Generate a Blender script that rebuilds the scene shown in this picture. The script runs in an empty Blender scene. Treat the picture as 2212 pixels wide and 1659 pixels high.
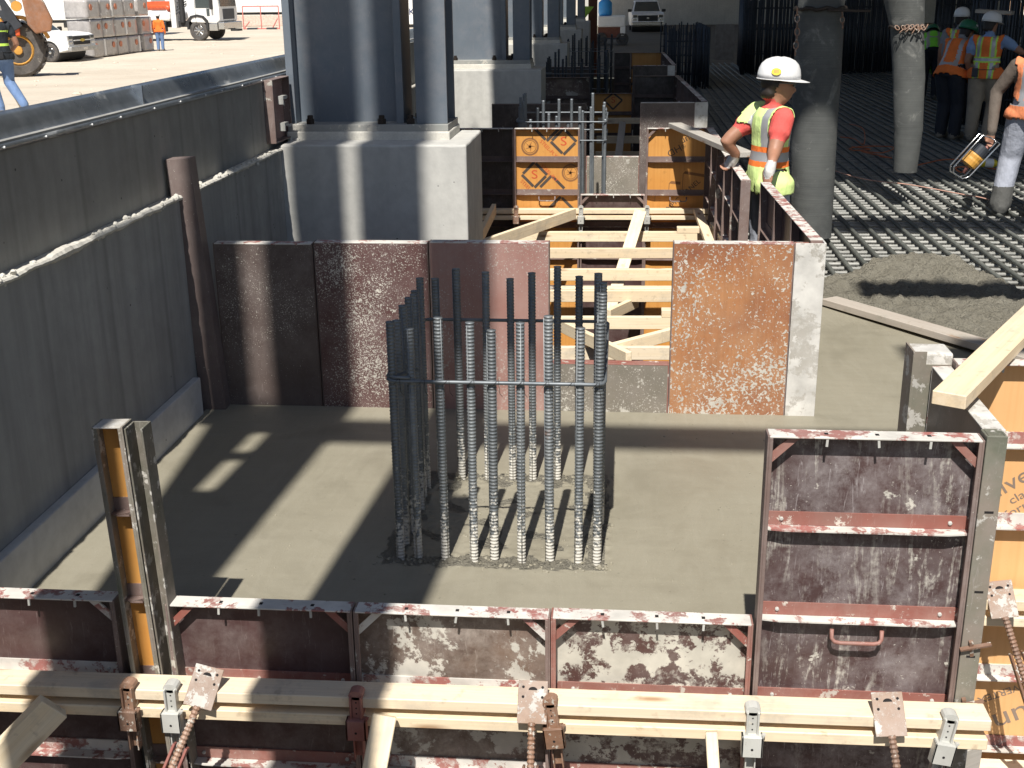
import bpy, bmesh, math, random
from mathutils import Vector, Matrix, Euler, noise
random.seed(7)
SC = bpy.context.scene
COL = SC.collection
R = math.radians

# ---------------------------------------------------------------- camera
CAMZ = 2.12
FPX = 2563.364                       # focal length in pixels of a 2212 px wide picture
RX = Vector((0.99589008, 0.08988398, -0.01112762))     # camera right, in world axes
RY = Vector((0.01797973, -0.31661999, -0.94838205))    # camera down
RZ = Vector((-0.08876758, 0.9442842, -0.3169348))      # camera forward
cam = bpy.data.cameras.new('camera')
cam.sensor_width = 36.0
cam.lens = 36.0 * FPX / 2212.0
cam.clip_start = 0.05
cam.clip_end = 2000
co = bpy.data.objects.new('camera', cam)
COL.objects.link(co)
mw = Matrix.Identity(4)
for i in range(3):
    mw[i][0] = RX[i]; mw[i][1] = -RY[i]; mw[i][2] = -RZ[i]
mw[0][3], mw[1][3], mw[2][3] = 0, 0, CAMZ
co.matrix_world = mw
SC.camera = co

# ---------------------------------------------------------------- light
SUN_EL = R(55)
SUN_AZ = 0.06                         # shadows fall along (0.06, 1)
W = bpy.data.worlds.new('World'); SC.world = W; W.use_nodes = True
nt = W.node_tree; nt.nodes.clear()
sky = nt.nodes.new('ShaderNodeTexSky'); sky.sky_type = 'NISHITA'; sky.sun_disc = False
sky.sun_elevation = SUN_EL; sky.sun_rotation = math.pi + SUN_AZ
sky.altitude = 300
bg = nt.nodes.new('ShaderNodeBackground'); bg.inputs[1].default_value = 0.058
wo = nt.nodes.new('ShaderNodeOutputWorld')
nt.links.new(sky.outputs[0], bg.inputs[0]); nt.links.new(bg.outputs[0], wo.inputs[0])
sl = bpy.data.lights.new('sun', 'SUN'); sl.energy = 5.0; sl.angle = R(0.53); sl.color = (1.0, 0.955, 0.88)
so = bpy.data.objects.new('sun', sl); COL.objects.link(so)
sdir = Vector((math.sin(SUN_AZ) * math.cos(SUN_EL), math.cos(SUN_AZ) * math.cos(SUN_EL), -math.sin(SUN_EL)))
so.rotation_euler = sdir.to_track_quat('-Z', 'Y').to_euler(); so.location = (0, -10, 30)
SC.view_settings.view_transform = 'Standard'
SC.view_settings.look = 'None'
SC.view_settings.exposure = 0.45
SC.view_settings.gamma = 1.0
SC.render.engine = 'CYCLES'
SC.render.resolution_x = 1024; SC.render.resolution_y = 768

# ---------------------------------------------------------------- pixel -> place helpers (2212 px wide photo coordinates)
def ray(x, y):
    a, b = x - 1106.0, y - 829.5
    return RX * a + RY * b + RZ * FPX
def onZ(x, y, Z=0.0):
    d = ray(x, y); return d * ((Z - CAMZ) / d.z) + Vector((0, 0, CAMZ))
def onY(x, y, Y):
    d = ray(x, y); return d * (Y / d.y) + Vector((0, 0, CAMZ))

# ---------------------------------------------------------------- object helpers
def link(o, parent=None):
    COL.objects.link(o)
    if parent is not None: o.parent = parent
    return o
def tag(o, label=None, cat=None, group=None, kind=None):
    if label: o['label'] = label
    if cat: o['category'] = cat
    if group: o['group'] = group
    if kind: o['kind'] = kind
    return o
def thing(name, label, cat, loc=(0, 0, 0), rz=0.0, group=None):
    o = bpy.data.objects.new(name, None); o.empty_display_size = 0.1
    COL.objects.link(o); o.location = loc; o.rotation_euler = (0, 0, rz)
    return tag(o, label, cat, group)
def dup(o, parent=None):
    c = o.copy(); COL.objects.link(c)
    if parent is not None: c.parent = parent
    for ch in list(o.children): dup(ch, c)
    return c

class MB:
    def __init__(s): s.v = []; s.f = []; s.m = []; s.cm = 0
    def add(s, vs, fs, M=None):
        n = len(s.v)
        s.v += [tuple(M @ Vector(p)) if M else tuple(p) for p in vs]
        s.f += [tuple(i + n for i in f) for f in fs]; s.m += [s.cm] * len(fs)
        return s
    def box(s, a, b, M=None):
        x0, y0, z0 = a; x1, y1, z1 = b
        if x0 > x1: x0, x1 = x1, x0
        if y0 > y1: y0, y1 = y1, y0
        if z0 > z1: z0, z1 = z1, z0
        return s.add([(x0,y0,z0),(x1,y0,z0),(x1,y1,z0),(x0,y1,z0),(x0,y0,z1),(x1,y0,z1),(x1,y1,z1),(x0,y1,z1)],
              [(0,3,2,1),(4,5,6,7),(0,1,5,4),(1,2,6,5),(2,3,7,6),(3,0,4,7)], M)
    def prism(s, poly, a, b, axis='y', M=None):
        """poly: 2d outline (counter-clockwise), extruded from a to b along axis. axis y: poly=(x,z); x: (y,z); z: (x,y)"""
        def P(p, t):
            return {'y': (p[0], t, p[1]), 'x': (t, p[0], p[1]), 'z': (p[0], p[1], t)}[axis]
        n = len(poly)
        vs = [P(p, a) for p in poly] + [P(p, b) for p in poly]
        fs = [tuple(range(n)), tuple(range(2*n-1, n-1, -1))] + [(i, n+i, n+(i+1) % n, (i+1) % n) for i in range(n)]
        return s.add(vs, fs, M)
    def tube(s, pts, r, n=8, cap=True, ell=None, M=None, up=None):
        """tube along pts; r number or list; ell=(a,b) multipliers along the side/up frame"""
        pts = [Vector(p) for p in pts]; k = len(pts)
        rs = r if isinstance(r, (list, tuple)) else [r] * k
        vs = []; prev = None
        for i, p in enumerate(pts):
            t = (pts[min(i+1, k-1)] - pts[max(i-1, 0)])
            t = t.normalized() if t.length > 1e-9 else Vector((0, 0, 1))
            if up is not None: a = Vector(up)
            elif prev is not None: a = prev
            else: a = Vector((0, 0, 1)) if abs(t.z) < .9 else Vector((1, 0, 0))
            a = (a - t * a.dot(t))
            a = a.normalized() if a.length > 1e-6 else t.orthogonal().normalized()
            b = t.cross(a); prev = a
            rr = rs[i]
            ra, rb = (rr if isinstance(rr, (list, tuple)) else (rr, rr))
            for j in range(n):
                w = 2 * math.pi * j / n
                vs.append(tuple(p + a * (math.cos(w) * ra) + b * (math.sin(w) * rb)))
        fs = []
        for i in range(k-1):
            for j in range(n):
                j2 = (j+1) % n
                fs.append((i*n+j, i*n+j2, (i+1)*n+j2, (i+1)*n+j))
        if cap:
            fs.append(tuple(range(n-1, -1, -1))); fs.append(tuple((k-1)*n + j for j in range(n)))
        return s.add(vs, fs, M)
    def lathe(s, prof, n=16, M=None):
        vs = []; fs = []
        for (r, z) in prof:
            for j in range(n):
                w = 2*math.pi*j/n; vs.append((r*math.cos(w), r*math.sin(w), z))
        for i in range(len(prof)-1):
            for j in range(n):
                j2 = (j+1) % n; fs.append((i*n+j, i*n+j2, (i+1)*n+j2, (i+1)*n+j))
        fs.append(tuple(range(n-1, -1, -1))); fs.append(tuple((len(prof)-1)*n+j for j in range(n)))
        return s.add(vs, fs, M)
    def mesh(s, name, mats, smooth=False):
        me = bpy.data.meshes.new(name); me.from_pydata(s.v, [], s.f); me.validate()
        if not isinstance(mats, (list, tuple)): mats = [mats]
        for m in mats: me.materials.append(m)
        if len(mats) > 1: me.polygons.foreach_set('material_index', s.m)
        if smooth: me.polygons.foreach_set('use_smooth', [True]*len(me.polygons))
        me.update()
        return me
    def build(s, name, mats, parent=None, loc=None, rot=None, smooth=False, bevel=0, seg=2):
        o = bpy.data.objects.new(name, s.mesh(name, mats, smooth))
        link(o, parent)
        if loc is not None: o.location = loc
        if rot is not None: o.rotation_euler = rot
        if bevel: addbevel(o, bevel, seg)
        return o
def addbevel(o, w, seg=2):
    b = o.modifiers.new('bevel', 'BEVEL'); b.width = w; b.segments = seg; b.limit_method = 'ANGLE'; b.angle_limit = R(40)
def fixn(o):
    bm = bmesh.new(); bm.from_mesh(o.data); bmesh.ops.recalc_face_normals(bm, faces=bm.faces); bm.to_mesh(o.data); bm.free(); return o
def inst(me, name, parent=None, loc=(0,0,0), rot=(0,0,0), sc=None):
    o = bpy.data.objects.new(name, me); link(o, parent); o.location = loc; o.rotation_euler = rot
    if sc is not None: o.scale = sc
    return o
def frame(p, xdir, zhint=(0,0,1)):
    x = Vector(xdir).normalized(); z = Vector(zhint); y = z.cross(x)
    y = y.normalized() if y.length > 1e-6 else x.orthogonal().normalized()
    z = x.cross(y)
    M = Matrix.Identity(4)
    for i in range(3): M[i][0] = x[i]; M[i][1] = y[i]; M[i][2] = z[i]; M[i][3] = p[i]
    return M
def text_mesh(body, size, mat, parent, M, name='lettering', shear=0, ext=0.0003, xs=1.0):
    c = bpy.data.curves.new('txt', 'FONT'); c.body = body; c.size = size; c.extrude = ext; c.resolution_u = 4
    c.align_x = 'CENTER'; c.align_y = 'CENTER'; c.shear = shear
    t = bpy.data.objects.new('txt', c); COL.objects.link(t)
    dg = bpy.context.evaluated_depsgraph_get()
    me = bpy.data.meshes.new_from_object(t.evaluated_get(dg))
    bpy.data.objects.remove(t); me.materials.clear(); me.materials.append(mat)
    o = bpy.data.objects.new(name, me); link(o, parent)
    o.matrix_local = M @ Matrix.Diagonal((xs, 1, 1, 1))
    return o

# ---------------------------------------------------------------- materials
class NT:
    def __init__(s, name):
        s.mat = bpy.data.materials.new(name); s.mat.use_nodes = True
        s.t = s.mat.node_tree; s.t.nodes.clear()
        s.out = s.n('ShaderNodeOutputMaterial'); s.b = s.n('ShaderNodeBsdfPrincipled')
        s.t.links.new(s.b.outputs[0], s.out.inputs[0])
    def n(s, typ, **kw):
        nd = s.t.nodes.new(typ)
        for k, v in kw.items(): setattr(nd, k, v)
        return nd
    def set(s, sock, v):
        if isinstance(v, bpy.types.NodeSocket): s.t.links.new(v, sock)
        elif isinstance(v, (tuple, list)) and len(v) == 3 and sock.type == 'RGBA': sock.default_value = (*v, 1)
        else: sock.default_value = v
    def coord(s, rnd=True, which='Object'):
        tc = s.n('ShaderNodeTexCoord'); o = tc.outputs[which]
        if not rnd: return o
        oi = s.n('ShaderNodeObjectInfo')
        m = s.n('ShaderNodeMath', operation='MULTIPLY'); s.set(m.inputs[0], oi.outputs['Random']); m.inputs[1].default_value = 53.0
        a = s.n('ShaderNodeVectorMath', operation='ADD'); s.set(a.inputs[0], o); s.set(a.inputs[1], m.outputs[0])
        return a.outputs[0]
    def scale(s, v, sc):
        m = s.n('ShaderNodeVectorMath', operation='MULTIPLY'); s.set(m.inputs[0], v); m.inputs[1].default_value = sc; return m.outputs[0]
    def noise(s, v, sc, det=4, rough=.55, dist=0):
        m = s.n('ShaderNodeTexNoise'); s.set(m.inputs['Vector'], v); m.inputs['Scale'].default_value = sc
        m.inputs['Detail'].default_value = det; m.inputs['Roughness'].default_value = rough; m.inputs['Distortion'].default_value = dist
        return m.outputs[0]
    def voro(s, v, sc, feature='F1', rnd=1.0):
        m = s.n('ShaderNodeTexVoronoi', feature=feature); s.set(m.inputs['Vector'], v); m.inputs['Scale'].default_value = sc
        m.inputs['Randomness'].default_value = rnd
        return m.outputs['Distance']
    def map(s, v, a, b, c=0.0, d=1.0):
        m = s.n('ShaderNodeMapRange'); s.set(m.inputs[0], v)
        for i, x in enumerate((a, b, c, d)): s.set(m.inputs[1+i], x)
        return m.outputs[0]
    def math(s, op, a, b=0.0, clamp=False):
        m = s.n('ShaderNodeMath', operation=op, use_clamp=clamp); s.set(m.inputs[0], a); s.set(m.inputs[1], b); return m.outputs[0]
    def mix(s, f, a, b):
        m = s.n('ShaderNodeMix', data_type='RGBA'); s.set(m.inputs[0], f); s.set(m.inputs[6], a); s.set(m.inputs[7], b); return m.outputs[2]
    def sep(s, v):
        m = s.n('ShaderNodeSeparateXYZ'); s.set(m.inputs[0], v); return m.outputs
    def bump(s, h, st=.3, dist=.01):
        m = s.n('ShaderNodeBump'); m.inputs['Strength'].default_value = st; m.inputs['Distance'].default_value = dist
        s.set(m.inputs['Height'], h); s.t.links.new(m.outputs[0], s.b.inputs['Normal'])
    def fin(s, col, rough=.6, metal=0.0, spec=None):
        s.set(s.b.inputs['Base Color'], col); s.set(s.b.inputs['Roughness'], rough); s.set(s.b.inputs['Metallic'], metal)
        if spec is not None: s.b.inputs['Specular IOR Level'].default_value = spec
        return s.mat
CEM = (.50, .475, .42)
def simple(name, col, rough=.6, metal=0.0, var=.12, sc=8, spec=None):
    t = NT(name); v = t.coord()
    n = t.noise(v, sc, 5)
    c2 = tuple(c * (1 - var * 2) for c in col); c1 = tuple(min(1, c * (1 + var)) for c in col)
    return t.fin(t.mix(t.map(n, .3, .7), c2, c1), rough, metal, spec)
def dirty(name, c1, c2, cem=CEM, dots=.0, smear=.0, streak=.0, ds=70, ss=5, rough=.55, zlow=None, grain=0, bump=.25, drk=0, film=.32, fcol=(.34, .30, .285), bs=4):
    """painted / coated board or steel with dried cement: dots 0..1, smear 0..1, streak 0..1 coverage; zlow=(top,bottom) raises dots downwards"""
    t = NT(name); v = t.coord(); raw = t.coord(False)
    col = t.mix(t.map(t.noise(v, bs, 6, .6), .35, .65), c1, c2)
    if grain:
        g = t.noise(t.scale(v, (60, 60, 3)), 1.0, 4); col = t.mix(t.map(g, .4, .7, 0, grain), col, tuple(x * .45 for x in c1))
    if drk:
        g = t.noise(v, 2.3, 8, .7); col = t.mix(t.map(g, .45, .62, 0, drk), col, tuple(x * .3 for x in c1))
    if film:
        f1 = t.noise(v, 9, 14, .78, .15); f2 = t.noise(v, 1.7, 4, .6)
        fm = t.math('MULTIPLY', t.map(f1, .40, .68), t.map(f2, .35, .62))
        col = t.mix(t.math('MULTIPLY', fm, film), col, fcol)
        sc_ = t.noise(t.scale(v, (70, 70, 9)), 1.0, 5, .7, 1.2); col = t.mix(t.map(sc_, .60, .70, 0, film * .9), col, fcol)
    mask = None
    def mx(m):
        nonlocal mask
        mask = m if mask is None else t.math('MAXIMUM', mask, m)
    if dots:
        th = .80 - .30 * dots
        big = t.noise(v, 2.4, 5, .6); bm = t.map(big, .28, .72, .13, -.075)
        thv = t.math('ADD', bm, th)
        if zlow:
            z = t.sep(raw)[2]; k = t.map(z, zlow[0], zlow[1], .12, -.08)
            thv = t.math('ADD', thv, k)
        n1 = t.noise(v, ds * 1.8, 3, .6, .4); n2 = t.noise(v, ds * .7, 4, .6, .6)
        mx(t.map(t.math('SUBTRACT', n1, thv), 0, .03)); mx(t.map(t.math('SUBTRACT', n2, t.math('ADD', thv, .055)), 0, .03))
    if smear:
        n3 = t.noise(v, ss, 12, .70, .12); th = .72 - .30 * smear
        mx(t.map(n3, th, th + .028))
        n4 = t.noise(v, ss * 2.2, 12, .72); mx(t.map(n4, th + .03, th + .16, 0, .75))
    if streak:
        n5 = t.noise(t.scale(v, (15, 15, 2.2)), 1.0, 11, .74, 1.6); th = .72 - .3 * streak
        n6 = t.noise(v, 60, 3); m5 = t.math('MULTIPLY', t.map(t.math('ADD', n5, t.math('MULTIPLY', t.math('SUBTRACT', n6, .5), .30)), th, th + .13, 0, .9), t.map(t.noise(v, 3.1, 4), .38, .58))
        mx(m5)
    if mask is not None:
        tone = t.map(t.noise(v, 9, 5), .3, .7, .75, 1.15)
        cc = t.n('ShaderNodeVectorMath', operation='SCALE'); cc.inputs[0].default_value = cem; t.set(cc.inputs[3], tone)
        col = t.mix(mask, col, cc.outputs[0])
        t.bump(mask, bump, .004)
        rg = t.map(mask, 0, 1, rough, .85)
    else: rg = rough
    return t.fin(col, rg)
def wood(name, c1, c2, dirtamt=0.0):
    t = NT(name); oi = t.n('ShaderNodeObjectInfo'); v = t.coord()
    g = t.noise(t.scale(v, (1.3, 34, 34)), 1.0, 5, .6, .6)
    g2 = t.noise(t.scale(v, (4, 150, 150)), 1.0, 3)
    col = t.mix(t.map(g, .3, .68), c1, c2)
    col = t.mix(t.map(g2, .45, .75, 0, .3), col, tuple(x * .55 for x in c2))
    k = t.voro(t.scale(v, (2.2, 9, 9)), 1.0)
    col = t.mix(t.map(k, .05, .17, .8, 0), col, (.28, .13, .045))
    tone = t.map(oi.outputs['Random'], 0, 1, .0, .26)
    col = t.mix(tone, col, (.42, .255, .13))
    if dirtamt:
        d = t.noise(v, 7, 8, .65); col = t.mix(t.map(d, .52, .66, 0, dirtamt), col, (.36, .33, .28))
    d2 = t.noise(v, 26, 4); col = t.mix(t.map(d2, .6, .72, 0, .35), col, (.24, .17, .1))
    t.bump(g2, .15, .002)
    return t.fin(col, .7)
def concrete(name, c1, c2, holes=.5, vert=0.0, bands=0.0, sc=1.5, rough=.85, spots=0):
    t = NT(name); v = t.coord(False)
    col = t.mix(t.map(t.noise(v, sc, 8, .62, .3), .3, .7), c1, c2)
    m = t.noise(v, sc * 9, 6, .6); col = t.mix(t.map(m, .4, .72, 0, .35), col, tuple(x * .62 for x in c2))
    if bands:
        y = t.sep(v)[1]; fl = t.math('FLOOR', t.math('MULTIPLY', y, 1/.61))
        w = t.n('ShaderNodeTexWhiteNoise', noise_dimensions='1D'); t.set(w.inputs['W'], fl)
        col = t.mix(t.map(w.outputs['Value'], 0, 1, 0, bands), col, tuple(x * 1.35 for x in c1))
        fr = t.math('FRACT', t.math('MULTIPLY', y, 1/.61)); seam = t.map(t.math('ABSOLUTE', t.math('SUBTRACT', fr, .5)), .455, .5)
        col = t.mix(t.math('MULTIPLY', seam, .35), col, tuple(x * .6 for x in c2))
    if vert:
        g = t.noise(t.scale(v, (9, 9, .55)), 1.0, 6); col = t.mix(t.map(g, .42, .7, 0, vert), col, tuple(x * .55 for x in c2))
    h = t.math('ADD', t.math('MULTIPLY', t.noise(v, 60, 4), .4), t.math('MULTIPLY', m, .6))
    if holes:
        d = t.voro(v, 16); n = t.noise(v, 5, 2); hm = t.math('MULTIPLY', t.map(d, .06, .1, 1, 0), t.map(n, .55, .6))
        col = t.mix(t.math('MULTIPLY', hm, holes), col, (.03, .03, .03)); h = t.math('SUBTRACT', h, hm)
    if spots:
        n = t.noise(v, 90, 3); col = t.mix(t.map(n, .60, .66, 0, spots), col, tuple(x * .35 for x in c1))
    t.bump(h, .3, .006)
    return t.fin(col, rough)

def wetmat():
    t = NT('wet_concrete'); v = t.coord(False)
    c = t.mix(t.map(t.noise(v, .9, 7, .6), .3, .7), (.242, .222, .168), (.279, .257, .199))
    f = t.noise(v, 130, 3); c = t.mix(t.map(f, .62, .70, 0, .45), c, (.36, .335, .275))
    f2 = t.noise(v, 45, 5); c = t.mix(t.map(f2, .66, .72, 0, .6), c, (.14, .13, .1))
    sw = t.noise(t.scale(v, (1, 6, 1)), 3.0, 5); c = t.mix(t.map(sw, .35, .75, 0, .22), c, (.19, .174, .132))
    tr = t.noise(t.scale(v, (5, 1.1, 1)), 1.6, 7, .6, 2.2); c = t.mix(t.map(tr, .46, .66, 0, .28), c, (.30, .28, .222))
    dp = t.noise(v, 1.6, 8, .66, .6); c = t.mix(t.map(dp, .52, .66, 0, .38), c, (.165, .150, .112))
    pt = t.noise(v, 24, 8, .7); c = t.mix(t.map(pt, .67, .72, 0, .55), c, (.12, .11, .085))
    t.bump(t.math('ADD', t.math('MULTIPLY', f, .6), t.math('ADD', sw, t.math('SUBTRACT', t.math('MULTIPLY', tr, 1.5), t.map(pt, .65, .72)))), .3, .005)
    return t.fin(c, t.map(dp, .4, .65, .68, .45), 0, .4)
def roughcon():
    t = NT('rough_concrete'); v = t.coord(False)
    c = t.mix(t.map(t.noise(v, 5, 8, .65), .3, .7), (.225, .207, .160), (.31, .288, .232))
    f = t.noise(v, 60, 5, .65); c = t.mix(t.map(f, .58, .66, 0, .55), c, (.09, .083, .065))
    f2 = t.noise(v, 110, 3); c = t.mix(t.map(f2, .64, .7, 0, .5), c, (.5, .47, .4))
    t.bump(t.math('ADD', f, t.noise(v, 22, 6)), 1.0, .05)
    return t.fin(c, .7)
def rebarmat(name, cemz=None, base=((.15,.17,.19),(.24,.26,.275)), rust=.12, metal=.45):
    t = NT(name); v = t.coord(); raw = t.coord(False)
    c = t.mix(t.map(t.noise(v, 14, 5), .3, .7), base[0], base[1])
    oi = t.n('ShaderNodeObjectInfo'); c = t.mix(t.map(oi.outputs['Random'], 0, 1, 0, .45), c, tuple(x * .45 for x in base[0]))
    r = t.noise(v, 9, 6, .65); c = t.mix(t.map(r, .66, .74, 0, rust * 5), c, (.24, .10, .045))
    if cemz:
        z = t.sep(raw)[2]; n = t.noise(v, 55, 5, .65)
        zz_ = t.math('POWER', t.map(z, cemz[0], cemz[1]), .42); k = t.map(zz_, 0, 1, .18, .80)
        m = t.map(t.math('SUBTRACT', n, k), -.02, .05)
        c = t.mix(m, c, (.55, .53, .48)); metal = t.map(m, 0, 1, .45, 0)
        t.bump(m, .5, .004)
    return t.fin(c, .5, metal)

MT = {}
MT['wet'] = wetmat(); MT['rough'] = roughcon()
MT['wall'] = concrete('wall_concrete', (.36, .362, .352), (.25, .252, .246), .9, .40, .34, 1.2)
MT['wall_up'] = concrete('wall_concrete_upper', (.31, .306, .288), (.225, .222, .21), .9, .35, .16, 1.0)
MT['curb'] = concrete('curb_concrete', (.58, .58, .57), (.48, .48, .47), 1.0, 0, 0, 2)
MT['ped'] = concrete('pedestal_concrete', (.58, .57, .53), (.46, .455, .43), .9, .2, 0, 1.3)
MT['grout'] = concrete('grout', (.62, .60, .54), (.50, .48, .43), .3, 0, 0, 9)
MT['slabB'] = concrete('set_concrete', (.3, .29, .26), (.24, .23, .2), .5, 0, 0, 2)
MT['dirt'] = concrete('pit_dirt', (.16, .135, .10), (.10, .085, .062), 0, 0, 0, 1.2, .95, .4)
def yardmat():
    t = NT('yard_dirt'); v = t.coord(False)
    c = t.mix(t.map(t.noise(v, .25, 8, .65), .3, .7), (.50, .43, .34), (.62, .55, .45))
    c = t.mix(t.map(t.noise(t.scale(v, (.35, 1.2, 1)), 2.2, 8, .7), .55, .72, 0, .5), c, (.33, .28, .22))
    c = t.mix(t.map(t.noise(v, 5, 6, .7), .62, .7, 0, .5), c, (.28, .235, .18))
    t.bump(t.noise(v, 3, 8, .7), .6, .08)
    return t.fin(c, .95)
MT['yard'] = yardmat()
def galv():
    t = NT('galvanised_flashing'); v = t.coord(False)
    n = t.noise(v, 3, 6); r = t.map(n, .3, .7, .22, .38)
    c = t.mix(t.map(t.noise(v, 14, 5), .35, .7), (.30, .33, .36), (.44, .47, .50))
    w = t.noise(t.scale(v, (8, 2.5, 3)), 1.0, 6, .65); c = t.mix(t.map(w, .60, .68, 0, .6), c, (.62, .63, .62))
    return t.fin(c, t.math('ADD', r, t.map(w, .6, .68, 0, .4)), .85)
MT['galv'] = galv()
MT['zinc'] = dirty('zinc_clamp', (.40, .40, .37), (.52, .52, .49), dots=.25, smear=.3, ds=60, ss=14, rough=.45)
MT['rustclamp'] = dirty('rusty_clamp', (.22, .105, .055), (.32, .20, .14), dots=.35, smear=.5, ds=60, ss=30, drk=.6)
MT['plate_rusty'] = dirty('rusty_plate', (.24, .14, .085), (.32, .23, .18), cem=(.50,.475,.44), dots=.4, smear=.66, ss=16, ds=50, drk=.5, film=.5, fcol=(.42,.38,.35))
MT['redclamp'] = dirty('red_clamp', (.26, .075, .06), (.34, .15, .12), dots=.25, smear=.3, ds=50, ss=14)
MT['colsteel'] = dirty('primed_column_steel', (.115, .138, .165), (.13, .155, .185), cem=(.4,.42,.44), dots=.03, streak=.08, rough=.42, bump=.05)
MT['plate'] = dirty('base_plate_steel', (.22, .23, .22), (.3, .3, .28), smear=.5, dots=.2, ss=6)
MT['bolt'] = simple('dark_bolt', (.045, .035, .03), .55, .6)
MT['ply_maroon'] = dirty('maroon_ply_splashed', (.085, .040, .038), (.115, .062, .059), dots=.50, ds=75, zlow=(.75, .1), smear=.05, rough=.42)
MT['ply_dark'] = dirty('dark_brown_ply', (.085, .062, .056), (.11, .085, .077), dots=.27, ds=80, zlow=(.9, 0), streak=.15, rough=.45)
MT['ply_pink'] = dirty('pale_maroon_ply', (.30, .155, .13), (.36, .22, .19), dots=.36, ds=75, zlow=(.8, 0), smear=.06, rough=.5, grain=.12)
MT['ply_orange_dirty'] = dirty('rust_orange_ply_splashed', (.43, .20, .085), (.225, .080, .045), dots=.47, ds=40, zlow=(.85, 0), smear=.05, ss=22, rough=.5, grain=.3, film=.45, fcol=(.46,.33,.22), bs=1.6)
MT['ply_grey'] = dirty('grey_splashed_ply', (.16, .145, .115), (.21, .185, .15), dots=.72, ds=60, smear=.35, ss=7, rough=.7)
MT['ply_black'] = dirty('black_ply', (.03, .022, .02), (.045, .034, .03), dots=.12, smear=.12, streak=.12, ds=60, rough=.4)
MT['ply_out_a'] = dirty('outer_maroon_ply', (.058, .030, .029), (.082, .044, .043), dots=.16, smear=.16, ss=4, rough=.4)
MT['ply_out_b'] = dirty('outer_brown_ply_scraped', (.17, .115, .085), (.10, .065, .055), dots=.2, smear=.60, ss=7, rough=.55, drk=.7, film=.8, fcol=(.40,.35,.31))
MT['ply_out_c'] = dirty('outer_ply_cement_blotched', (.085, .042, .036), (.072, .036, .032), cem=(.50,.475,.41), smear=.80, ss=11, dots=.1, rough=.45)
MT['ply_out_tall'] = dirty('outer_maroon_ply_streaked', (.050, .027, .027), (.078, .045, .044), dots=.40, streak=.66, smear=.26, ss=11, ds=80, rough=.45, film=.85, fcol=(.36,.33,.33))
def orangeply():
    t = NT('orange_ply'); v = t.coord()
    c = t.mix(t.map(t.noise(v, 3, 5), .3, .7), (.58, .265, .062), (.66, .34, .10))
    g = t.noise(t.scale(v, (50, 50, 1.2)), 1.0, 4); c = t.mix(t.map(g, .45, .72, 0, .45), c, (.48, .19, .045))
    d = t.noise(v, 20, 6, .65); c = t.mix(t.map(d, .62, .72, 0, .35), c, (.25, .10, .03))
    return t.fin(c, .45)
MT['ply_orange'] = orangeply()
def peach():
    t = NT('peach_ply'); v = t.coord()
    c = t.mix(t.map(t.noise(v, 3, 5), .3, .7), (.66, .36, .15), (.74, .44, .20))
    g = t.noise(t.scale(v, (50, 50, 1.2)), 1.0, 4); c = t.mix(t.map(g, .45, .72, 0, .35), c, (.58, .29, .10))
    d = t.noise(v, 20, 6, .65); c = t.mix(t.map(d, .62, .72, 0, .25), c, (.35, .17, .07))
    return t.fin(c, .5)
MT['ply_peach'] = peach()
MT['rail'] = dirty('form_rail_steel', (.145, .098, .086), (.22, .155, .135), dots=.38, smear=.42, film=.45, ss=8, ds=60, rough=.6)
MT['rail_white'] = dirty('form_rail_cement_coated', (.33, .11, .095), (.26, .13, .11), cem=(.60,.575,.53), dots=.4, smear=.88, ss=12, rough=.7)
MT['rail_red'] = dirty('form_rail_red', (.27, .085, .064), (.24, .12, .098), cem=(.55,.49,.43), dots=.32, smear=.46, ss=14, film=.5, fcol=(.42,.30,.26), rough=.6)
MT['rail_green'] = dirty('form_corner_steel', (.155, .16, .12), (.24, .20, .165), cem=(.50,.48,.44), dots=.4, smear=.5, streak=.4, ss=12, drk=.5, film=.5, rough=.65)
MT['rail_dark'] = dirty('form_rail_dark', (.07, .045, .04), (.10, .07, .06), dots=.25, smear=.25, ss=8, rough=.6)
MT['corner_white'] = dirty('cement_coated_corner', (.35, .33, .29), (.44, .42, .38), cem=(.58,.565,.53), smear=.85, dots=.3, ss=5, rough=.85)
MT['slot'] = simple('slot_dark', (.012, .010, .010), .9)
MT['wood'] = wood('fresh_lumber', (.87, .76, .57), (.82, .67, .45), .3)
MT['wood_dirty'] = wood('used_lumber', (.88, .80, .64), (.84, .72, .53), .45)
MT['wood_grey'] = wood('cement_covered_lumber', (.47, .45, .41), (.40, .375, .34), .9)
MT['rebar_cage'] = rebarmat('rebar_cage_steel', (.0, .75), ((.19,.21,.225),(.28,.295,.30)), .12, .3)
MT['rebar'] = rebarmat('rebar_steel', None)
MT['rebar_mat'] = rebarmat('rebar_mat_steel', None, ((.23,.235,.22),(.36,.355,.33)), .05, .12)
MT['rebar_top'] = rebarmat('rebar_top_steel', None, ((.11,.12,.11),(.19,.195,.175)), .05, .15)
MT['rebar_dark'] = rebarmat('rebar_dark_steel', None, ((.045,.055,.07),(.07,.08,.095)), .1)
MT['ink'] = simple('print_dark', (.075, .06, .05), .6)
MT['ink_red'] = simple('print_red', (.55, .085, .03), .6)
MT['ink_soft'] = simple('print_faded', (.26, .12, .045), .6)
MT['ink_grey'] = simple('print_grey', (.25, .19, .15), .6)
MT['white'] = simple('white_paint', (.78, .78, .77), .35, 0, .03)
MT['black'] = simple('black_rubber', (.025, .025, .026), .7)
MT['tyre'] = dirty('dusty_tyre', (.045, .042, .04), (.08, .074, .068), cem=(.3,.27,.22), smear=.3, ss=4, rough=.85)
MT['chrome'] = simple('chrome', (.6, .6, .6), .2, .9, .03)
MT['glass'] = simple('dark_glass', (.05, .065, .07), .06, 0, .05, spec=.8)
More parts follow.
